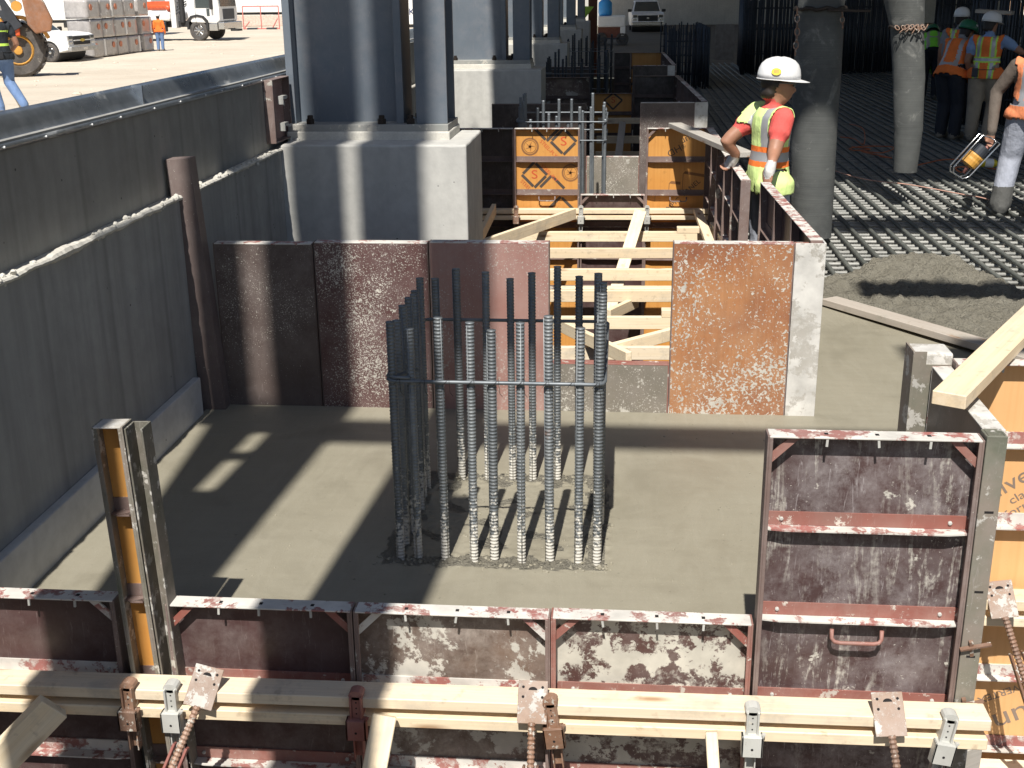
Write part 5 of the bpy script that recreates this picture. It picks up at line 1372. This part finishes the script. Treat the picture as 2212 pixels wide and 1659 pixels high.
# ================================================================ VEHICLES AND BACKGROUND
def wheel(parent, loc, r, w, side, rimmat, name='wheel', lugs=0, spokes=6):
    wh = bpy.data.objects.new(name, None); link(wh, parent); wh.location = loc
    F = Matrix.Rotation(R(90)*(1 if side < 0 else -1), 4, 'X')
    MB().lathe([(r*.58, -w/2), (r*.9, -w/2), (r, -w*.38), (r, w*.38), (r*.9, w/2), (r*.60, w/2), (r*.57, w*.3)], 28, F).build('tyre', MT['tyre'], wh, smooth=False, bevel=.01)
    m = MB(); m.lathe([(r*.58, -.02), (r*.58, w*.34), (r*.52, w*.40), (r*.46, w*.22), (r*.18, w*.26), (r*.15, w*.42), (r*.02, w*.44)], 22, F)
    for i in range(spokes):
        a = 2*math.pi*i/spokes; m.tube([(r*.2*math.cos(a), r*.2*math.sin(a), w*.28), (r*.5*math.cos(a), r*.5*math.sin(a), w*.32)], r*.06, 6, M=F)
    m.build('rim', rimmat, wh)
    if lugs:
        m = MB()
        for i in range(lugs):
            for s in (-1, 1):
                a = 2*math.pi*(i+(.5 if s > 0 else 0))/lugs
                m.box((-.045, -.03, -.03), (.045, w*.5, .05), F @ Matrix.Rotation(a, 4, 'Z') @ Matrix.Translation((0, r, 0)) @ Matrix.Rotation(R(90), 4, 'X') @ Matrix.Rotation(s*R(32), 4, 'Z') @ Matrix.Translation((0, -.02 if s > 0 else -.02, 0)))
        m.build('lugs', MT['tyre'], wh)
    return wh
def pickup(label, loc, rz, emblem, grille_style):
    p = thing('pickup_truck', label, 'pickup truck', loc, rz, 'white pickup trucks')
    def arch(cx_, r, n=10): return [(cx_ + r*math.cos(math.pi*i/n), .36 + r*math.sin(math.pi*i/n)*1.02) for i in range(n+1)]
    w = .98
    outline = [(-2.85, .55), (-2.85, 1.12), (-.95, 1.14), (1.15, 1.16), (1.75, 1.17), (2.5, 1.10), (2.68, 1.02), (2.74, .62), (2.72, .48), (2.30, .40)]
    outline += arch(1.83, .46) + [(1.3, .36), (-1.35, .36)] + arch(-1.83, .46) + [(-2.35, .42)]
    m = MB(); m.prism(outline, -w, w, 'y'); body = m.build('body', MT['white'], p, bevel=.045, seg=3); fixn(body)
    # cab: tapered greenhouse
    a = [(-1.0, 1.13), (1.25, 1.15)]; vs = []
    for (x, z, hw) in ((-1.02, 1.12, .90), (1.28, 1.15, .90), (.42, 1.80, .74), (-.78, 1.82, .74)):
        vs += [(x, -hw, z), (x, hw, z)]
    m = MB(); m.add(vs, [(0, 2, 3, 1), (2, 4, 5, 3), (4, 6, 7, 5), (6, 0, 1, 7), (0, 6, 4, 2), (1, 3, 5, 7)]); cab = m.build('cab', MT['white'], p, bevel=.05, seg=3); fixn(cab)
    def quad(pts, name, mat, parent, off):
        P = [Vector(q) for q in pts]; nrm = (P[1]-P[0]).cross(P[2]-P[0]).normalized()*off
        m = MB(); m.add([tuple(q+nrm) for q in P] + [tuple(q-nrm*.5) for q in P], [(0, 1, 2, 3), (7, 6, 5, 4), (0, 4, 5, 1), (1, 5, 6, 2), (2, 6, 7, 3), (3, 7, 4, 0)]); fixn(m.build(name, mat, parent))
    quad([(1.20, -.80, 1.20), (1.20, .80, 1.20), (.48, .66, 1.76), (.48, -.66, 1.76)], 'windshield', MT['glass'], cab, .012)
    for s in (-1, 1):
        quad([(.12, s*.885, 1.20), (1.0, s*.885, 1.20), (.42, s*.765, 1.72), (.10, s*.765, 1.74)][::-s], 'side_window', MT['glass'], cab, .012)
        quad([(-.85, s*.885, 1.20), (.05, s*.885, 1.20), (.03, s*.765, 1.74), (-.70, s*.765, 1.75)][::-s], 'side_window', MT['glass'], cab, .012)
        MB().box((1.02, s*.93, 1.17), (1.12, s*1.17, 1.34)).build('mirror', MT['black'], cab, bevel=.03)
        # lamps
        zt = 1.0
        MB().box((2.52, s*.62, .86), (2.735, s*.93, 1.03)).build('headlight', MT['chrome'], p, bevel=.02)
        MB().box((2.56, s*.66, .885), (2.745, s*.90, 1.005)).build('lens', MT['glass'], p, bevel=.01)
        MB().box((2.52, s*.68, .69), (2.75, s*.93, .80)).build('lamp', MT['chrome'], p, bevel=.02)
        # arches dark inside
    for cx_ in (1.83, -1.83):
        MB().tube([(cx_, -w+.04, .42), (cx_, w-.04, .42)], .44, 20).build('wheel_well', MT['black'], p)
        for s in (-1, 1): wheel(p, (cx_, s*.84, .37), .375, .26, s, MT['chrome'])
    g = MB().box((2.60, -.60, .66), (2.752, .60, 1.00)).build('grille', MT['black'], p, bevel=.02)
    if grille_style == 'bar':
        MB().box((2.748, -.60, .815), (2.772, .60, .855)).build('grille_bar', MT['white'], g)
        MB().prism([(-.16, .80), (.16, .80), (.16, .87), (-.16, .87)], 2.765, 2.785, 'x').prism([(-.06, .775), (.06, .775), (.06, .895), (-.06, .895)], 2.764, 2.784, 'x').build('emblem', simple('gold_emblem', (.6, .45, .1), .4, .5), g)
        m = MB(); m.box((2.745, -.63, .635), (2.765, .63, .665)); m.build('grille_frame', MT['chrome'], g)
    else:
        m = MB()
        for z in (.72, .80, .88, .95): m.box((2.748, -.58, z), (2.764, .58, z+.015))
        m.build('grille_bar', MT['dark_machine'], g)
        MB().lathe([(.10, 0), (.09, .01)], 16, Matrix.Translation((2.762, 0, .84)) @ Matrix.Rotation(R(90), 4, 'Y') @ Matrix.Diagonal((.5, 1, 1, 1))).build('emblem', MT['chrome'], g)
    m = MB(); m.prism([(-.98, .42), (.98, .42), (.98, .60), (.55, .62), (-.55, .62), (-.98, .60)], 2.66, 2.86, 'x'); fixn(m.build('bumper', MT['chrome'] if grille_style != 'bar' else simple('grey_bumper', (.42, .42, .41), .35, .4), p, bevel=.03))
    MB().box((2.855, -.16, .46), (2.872, .16, .56)).build('number_plate', MT['chrome'], p)
    MB().box((-1.3, -.85, .26), (1.3, .85, .40)).build('chassis', MT['black'], p)
    return p
rzc = R(-8.5); wb = yardpt(114, 134); c, s = math.cos(rzc), math.sin(rzc); lx, ly = 1.83, -.85
pickup('white pickup truck parked behind the digger arm in the yard', (wb.x-(lx*c-ly*s), wb.y-(lx*s+ly*c), wb.z+.0), rzc, 'cross', 'bar')
pf = onZ(1401, 69, -.55)
pickup('white pickup truck facing the camera in shade at the end of the site', (pf.x-.15, pf.y+2.7, -.58), R(-88), 'oval', 'dark')

# pump truck with cab
tb = yardpt(434, 88); v = Vector((tb.x, tb.y)).normalized(); rt = Vector((v.y, -v.x)); fd = rt*math.sin(R(64)) - v*math.cos(R(64)); rzt = math.atan2(fd.y, fd.x)
c, s = math.cos(rzt), math.sin(rzt); lx, ly = 2.6, -1.02
tk = thing('pump_truck', 'white pump truck with black chassis and orange pipe on its back', 'truck', (tb.x-(lx*c-ly*s), tb.y-(lx*s+ly*c), tb.z), rzt)
m = MB(); m.prism([(2.2, 1.0), (3.75, .95), (3.95, 1.1), (3.95, 1.75), (3.80, 3.1), (2.0, 3.1), (2.0, 1.5), (2.05, 1.2)], -1.22, 1.22, 'y'); cb = m.build('cab', MT['white'], tk, bevel=.06, seg=3); fixn(cb)
for sd_ in (-1, 1):
    MB().prism([(2.55, 1.78), (3.45, 1.78), (3.40, 2.75), (2.55, 2.75)], sd_*1.222, sd_*1.235, 'y').build('side_window', MT['glass'], cb); 
    MB().box((3.50, sd_*1.28, 1.7), (3.62, sd_*1.45, 2.4)).build('mirror', MT['black'], cb)
    MB().box((2.5, sd_*1.22, 1.0), (2.52, sd_*1.232, 2.9)).build('door_seam', MT['slot'], cb)
    MB().box((3.2, sd_*1.2225, 1.35), (3.38, sd_*1.24, 1.75)).build('vent_window', MT['glass'], cb)
    MB().prism([(1.95, .62), (1.95, 1.1), (2.2, 1.36), (2.6, 1.44), (3.0, 1.36), (3.26, 1.1), (3.26, .62), (3.12, .62), (3.12, 1.0), (2.9, 1.25), (2.6, 1.31), (2.3, 1.25), (2.08, 1.0), (2.08, .62)], sd_*.85, sd_*1.26, 'y').build('fender', MT['black'], tk)
    wheel(tk, (2.6, sd_*1.03, .55), .55, .32, sd_, MT['chrome'], spokes=8)
    for x in (-3.2, -4.5): wheel(tk, (x, sd_*1.0, .55), .55, .5, sd_, MT['chrome'], spokes=8)
    MB().box((3.28, sd_*1.0, .55), (3.8, sd_*1.24, .95)).build('step', MT['chrome'], tk, bevel=.03)
MB().prism([(-1.02, 1.85), (1.02, 1.85), (.98, 2.95), (-.98, 2.95)], 3.86, 3.965, 'x').build('windshield', MT['glass'], cb)
MB().box((3.90, -.75, 1.15), (3.985, .75, 1.72)).build('grille', MT['dark_machine'], tk, bevel=.02)
m = MB(); m.box((3.85, -1.25, .62), (4.2, 1.25, 1.02)); m.build('bumper', MT['chrome'], tk, bevel=.04)
MB().box((4.15, -.3, .5), (4.6, .3, .62)).build('tow_bar', MT['black'], tk)
MB().box((-6, -.9, .75), (3.2, .9, 1.05)).build('chassis', MT['black'], tk)
MB().box((-2.6, -1.2, .5), (.6, -.9, 1.05)).build('side_tank', MT['dark_machine'], tk, bevel=.05)
m = MB(); m.box((-5.6, -1.2, 1.08), (.9, 1.2, 1.62)); m.build('tank_body', MT['white'], tk, bevel=.15, seg=3)
MB().box((.95, -1.15, .7), (1.25, -.6, 2.3)).build('ladder_post', MT['white'], tk, bevel=.03)
MB().tube([(1.55, -.9, 1.0), (1.55, -.9, 3.2)], .16, 12).build('exhaust_stack', MT['black'], tk)
m = MB()
for i in range(5): m.tube([(.95+.1*math.sin(i), -1.0+.12*i, 1.2+.2*i), (1.3, -1.1+.1*i, 1.5+.2*i), (1.8, -.9+.12*i, 1.9+.14*i), (2.0, -.8+.1*i, 2.3)], .035, 6)
m.build('hose', MT['dark_machine'], tk)
for q, (y, z) in enumerate(((-.9, 1.80), (-.5, 1.86), (0, 1.95))): MB().tube([(-5.4, y, z), (.6, y, z+.05), (.9, y-.2, z-.05)], .16, 10).build('pipe', MT['orange_paint'], tk, smooth=True)

# wrapped bales
A = yardpt(203, 126); B = yardpt(304, 113); E_ = yardpt(332, 110)
balm = dirty('grey_wrapped_bale', (.42, .395, .38), (.33, .31, .30), cem=(.85, .85, .85), smear=.36, streak=.3, ss=2.5, rough=.3, bump=.1, film=.6, fcol=(.6,.58,.56))
mark = simple('orange_mark', (.60, .22, .12), .6)
d = (B-A); n4 = 4; step = d/n4; hb = .80
ang = math.atan2(d.y, d.x)
wbl = d.length/n4
bal = []
def bale(pos, i, j):
    bm = bmesh.new(); bmesh.ops.create_cube(bm, size=1); bmesh.ops.subdivide_edges(bm, edges=bm.edges, cuts=6, use_grid_fill=True)
    for v_ in bm.verts:
        p = v_.co.copy(); q = Vector((p.x*wbl*.97, p.y*1.0, p.z*hb*.97)); k = noise.noise((p.x*4+i*7, p.y*4, p.z*4+j*5)); v_.co = q*(1+.035*k) - Vector((p.x**3*.12*wbl, 0, p.z**3*.12*hb))
    me = bpy.data.meshes.new('bale_wrap'); bm.to_mesh(me); bm.free(); me.materials.append(balm)
    for f in me.polygons: f.use_smooth = True
    t = thing('wrapped_bale', 'grey plastic wrapped bale with orange mark, %s course, %s from the pickup' % (['bottom', 'middle', 'top'][j], ['first', 'second', 'third', 'fourth', '', 'fifth'][i]), 'bale', pos, ang, 'wrapped bales stacked in the yard')
    o = bpy.data.objects.new('wrap', me); link(o, t); o.location = (wbl/2, .5, hb/2)
    m = MB(); m.prism([(wbl*(.3+.4*((i*3+j) % 2)) + .13*math.cos(2*math.pi*k/10), hb*.6 + .13*math.sin(2*math.pi*k/10)) for k in range(10)], -.03, .03, 'y'); fixn(m.build('printed_mark', mark, t))
    if (i+j) % 3 == 0: MB().box((wbl*.9, -.035, .05), (wbl*1.04, .1, hb*.95)).build('loose_wrap', MT['white'], t, bevel=.03)
    return t
for j in range(3):
    for i in range(n4): bale(A + step*i + Vector((0, 0, hb*j)) + step*(-.06*j), i, j)
for j in range(3):
    p = B + (E_-B)*.12 + Vector((0, .25, hb*j)); bale(p - step*.12*j, 5, j)

# digger at the left edge
tw = yardpt(47, 167); dist = tw.y
dg_ = thing('backhoe_digger', 'yellow backhoe digger with big lugged tyre and raised arm at the left edge', 'digger', tw, R(25)); dg_.scale = (1.34, 1.34, 1.34)
wheel(dg_, (0, .2, .62), .62, .42, -1, MT['yellow'], lugs=18, spokes=0)
wheel(dg_, (0, 1.9, .62), .62, .42, 1, MT['yellow'], lugs=18, spokes=0)
wheel(dg_, (-2.6, .2, .70), .70, .45, -1, MT['yellow'], lugs=18, spokes=0)
m = MB(); m.prism([(.80*math.cos(R(a)), .62+.80*math.sin(R(a))) for a in range(20, 161, 14)] + [(.72*math.cos(R(a)), .62+.72*math.sin(R(a))) for a in range(160, 19, -14)], -.05, .5, 'y'); fixn(m.build('fender', MT['yellow'], dg_))
MB().box((-3.4, .5, .6), (.2, 1.6, 1.25)).build('chassis', MT['dark_machine'], dg_, bevel=.04)
MB().box((-3.3, .35, 1.25), (-1.2, 1.75, 2.9)).build('cab', MT['dark_machine'], dg_, bevel=.06)
MB().box((-3.2, .34, 1.6), (-1.3, .345, 2.7)).build('cab_window', MT['glass'], dg_)
def slab3(pts, w, y0, y1, name, mat):
    m = MB()
    for (a, b) in zip(pts, pts[1:]):
        a = Vector(a); b = Vector(b); dd = (b-a).normalized(); nn = Vector((-dd.y, dd.x))*w
        m.prism([tuple(a-nn), tuple(b-nn), tuple(b+nn), tuple(a+nn)], y0, y1, 'y')
    fixn(m.build(name, mat, dg_, bevel=.02))
slab3([(-.95, 2.9), (.05, 1.1)], .15, -.15, .15, 'boom', MT['dark_machine'])
slab3([(-.55, 3.1), (.12, 1.55)], .07, -.2, -.15, 'ram', MT['chrome'])
slab3([(.12, 3.2), (.62, 1.35)], .16, -.22, .05, 'arm', MT['yellow'])
MB().tube([(.10, -.3, 1.62), (.10, .1, 1.62)], .12, 12).build('pivot_pin', MT['yellow'], dg_)
m = MB(); m.prism([(.22, 2.0), (.50, 2.1), (.72, 1.7), (.86, 1.3), (.80, 1.05), (.45, 1.0), (.30, 1.2)], -.42, .30, 'y'); fixn(m.build('bucket', dirty('dirt_caked_steel', (.30, .13, .06), (.22, .10, .05), cem=(.42, .36, .3), smear=.5, ss=3), dg_, bevel=.03))
MB().box((-.25, -.1, .95), (.1, .6, 1.3)).build('hydraulic_block', MT['orange_paint'], dg_, bevel=.03)

# red frame, trailers, container
fb = yardpt(527, 64)
rf = thing('steel_barrier_frame', 'faded red open steel frame standing behind the pump truck', 'steel frame', fb, R(4))
for (a, b) in (((0, 0), (0, 1.6)), ((1.3, 0), (1.3, 1.6)), ((2.6, 0), (2.6, 1.6)), ((0, 1.6), (2.6, 1.6)), ((0, .06), (2.6, .06)), ((.05, .1), (.45, .55)), ((2.1, .1), (2.5, .75))):
    MB().tube([(a[0], 0, a[1]), (b[0], 0, b[1])], .04, 6).build('bar', MT['pinkred'], rf)
MB().box((.3, -.3, 0), (1.0, .3, .12)).build('foot', MT['dark_machine'], rf); MB().box((1.7, -.3, 0), (2.4, .3, .12)).build('foot', MT['dark_machine'], rf)
def trailer(label, px0, px1, dist, zb_, mat='white', h=3.0, dep=2.5, cat='trailer'):
    a = onY(px0, 40, dist); b = onY(px1, 40, dist)
    t = thing('white_trailer', label, cat, (a.x, dist, -.577), 0, 'white trailers behind the yard'); L = b.x-a.x
    MB().box((0, 0, zb_), (L, dep, zb_+h)).build('body', MT[mat], t, bevel=.04)
    m = MB()
    for i in range(int(L/1.2)): m.box((i*1.2, -.012, zb_+.05), (i*1.2+.04, -.001, zb_+h-.1))
    m.build('panel_rib', simple('trailer_rib', (.66, .66, .66), .5), t)
    MB().box((.2, .3, zb_-.18), (L-.2, dep-.3, zb_)).build('chassis', MT['dark_machine'], t)
    k = max(2, int(L/5))
    for i in range(k):
        for q in (0, 1): wheel(t, (L*(i+.5)/k+q*1.1, .25, .42), .42, .3, -1, MT['chrome'], spokes=0)
    return t
trailer('long white trailer behind the parked pickup and bales', -60, 330, 78, 1.0)
trailer('long white trailer behind the pump truck and red frame', 345, 640, 100, .98)
o = MB().box((0, 0, 0), (26, .5, .85)).build('concrete_barrier', simple('tan_barrier', (.58, .47, .40), .8), loc=(onY(330, 50, 96).x, 96, -.577), bevel=.05); tag(o, 'low tan barrier along the back of the yard', 'barrier')
ct = trailer('white trailer lettered in dark blue, seen between the first two steel columns', 700, 1000, 72, .7)
a0 = onY(700, 40, 72); q = onY(880, 26, 72)
text_mesh('ACK', .50, simple('navy_lettering', (.02, .03, .12), .5), ct, Matrix.Translation((q.x-a0.x-.12, -.02, q.z+.577)) @ Matrix.Rotation(R(90), 4, 'X'), ext=.004, xs=1.1)
# shaded end of the site
o = MB().box((0, 0, 0), (30, .5, 2.5)).build('end_wall', MT['ped'], loc=(onY(1255, 30, 90).x, 90, -.6)); tag(o, 'long grey concrete wall in shade behind the far pickup', 'wall')
br = onY(1280, 60, 39)
t = thing('steel_column', 'reddish brown steel post behind the last pedestals', 'column', (br.x, 39.2, -.6)); MB().box((-.14, -.14, 0), (.14, .14, 9.9+.6)).build('shaft', MT['brownsteel'], t); MB().box((-.25, -.25, 0), (.25, .25, .04)).build('base_plate', MT['brownsteel'], t)
o = MB().prism([(0, 0), (.30, .38), (-.10, .40)], 0, .01, 'y').build('flag', limeT, loc=onY(1262, 42, 38.8)); fixn(o); tag(o, 'bright green triangular flag tied to the brown post', 'flag')
wt = onZ(1325, 97, -.55)
g = thing('tank_trailer', 'small white machine trailer with blue tank on it, in shade', 'trailer', (wt.x, wt.y, -.58), 0)
MB().box((-.75, 0, .85), (.55, 1.6, 1.35)).build('cover', MT['white'], g, bevel=.05)
MB().box((.32, 0, .45), (.56, 1.6, .86)).build('side_panel', MT['white'], g, bevel=.03)
MB().box((-.75, .1, .35), (.3, 1.5, .85)).build('engine', MT['brownsteel'], g)
MB().box((-.8, 0, .28), (.6, 1.6, .36)).build('bed', MT['dark_machine'], g)
for x in (-.6, .42): wheel(g, (x, .1, .30), .30, .2, -1, MT['dark_machine'], spokes=0)
m = MB().lathe([(.02, 2.12), (.2, 2.08), (.33, 1.95), (.34, 1.5), (.30, 1.36)], 18, Matrix.Translation((-.42, .8, 0))); fixn(m.build('tank', MT['bluetank'], g, smooth=True))
sp = onZ(1543, 130, -.05); s2 = onZ(1585, 130, -.05)
o = MB().box((0, 0, 0), (s2.x-sp.x, .02, 1.05)).build('plywood_sheet', simple('grey_sheet', (.32, .29, .26), .8), loc=(sp.x, sp.y, -.05), rot=(R(-4), 0, 0)); tag(o, 'pale grey sheet standing in shade beside the low box of bars', 'sheet')
lp = onZ(2062, 105, -.05); random.seed(3)
ls = thing('timber_stack', 'stack of pale planks in the gap between the bar walls', 'timber stack', (lp.x, 36.2, -.42), 0)
for i in range(7): MB().box((random.uniform(-.05, .05), 0, .12+i*.19), (1.5+random.uniform(-.1, .1), .5, .12+i*.19+.15)).build('plank', MT['wood_grey'], ls)
MB().box((.1, .05, 0), (.25, .45, .12)).box((1.2, .05, 0), (1.35, .45, .12)).build('bearer', MT['wood_grey'], ls)
# tan building beyond
bx0 = onY(1600, 10, 132).x
bt = thing('tan_building', 'long tan building with small windows beyond the bar walls', 'building', (bx0, 132, -.6), 0)
MB().box((0, 0, 0), (60, 12, 7)).build('wall', simple('tan_render', (.50, .33, .22), .85), bt)
wm = MB().box((0, -.03, 0), (1.1, -.002, 1.4)).mesh('window', MT['glass'])
fm = MB().box((-.1, -.06, -.1), (1.2, -.002, 0)).box((-.1, -.06, 1.4), (1.2, -.002, 1.5)).box((-.1, -.06, 0), (0, -.002, 1.4)).box((1.1, -.06, 0), (1.2, -.002, 1.4)).mesh('window_frame', MT['white'])
for i in range(13):
    w_ = inst(wm, 'window', bt, (2+i*4.4, 0, .75)); inst(fm, 'window_frame', w_)
# board platform in the bars at the right
pb = onY(2090, 15, 19.4)
pa_ = onY(2150, 18, 19.4)
board('work_platform', (pb.x+.05, 19.05, pb.z-.05), (pa_.x+.1, 18.85, pa_.z-.06), .05, .35, 'wood_grey', 'short plank platform resting in the tall bar wall', 'platform')
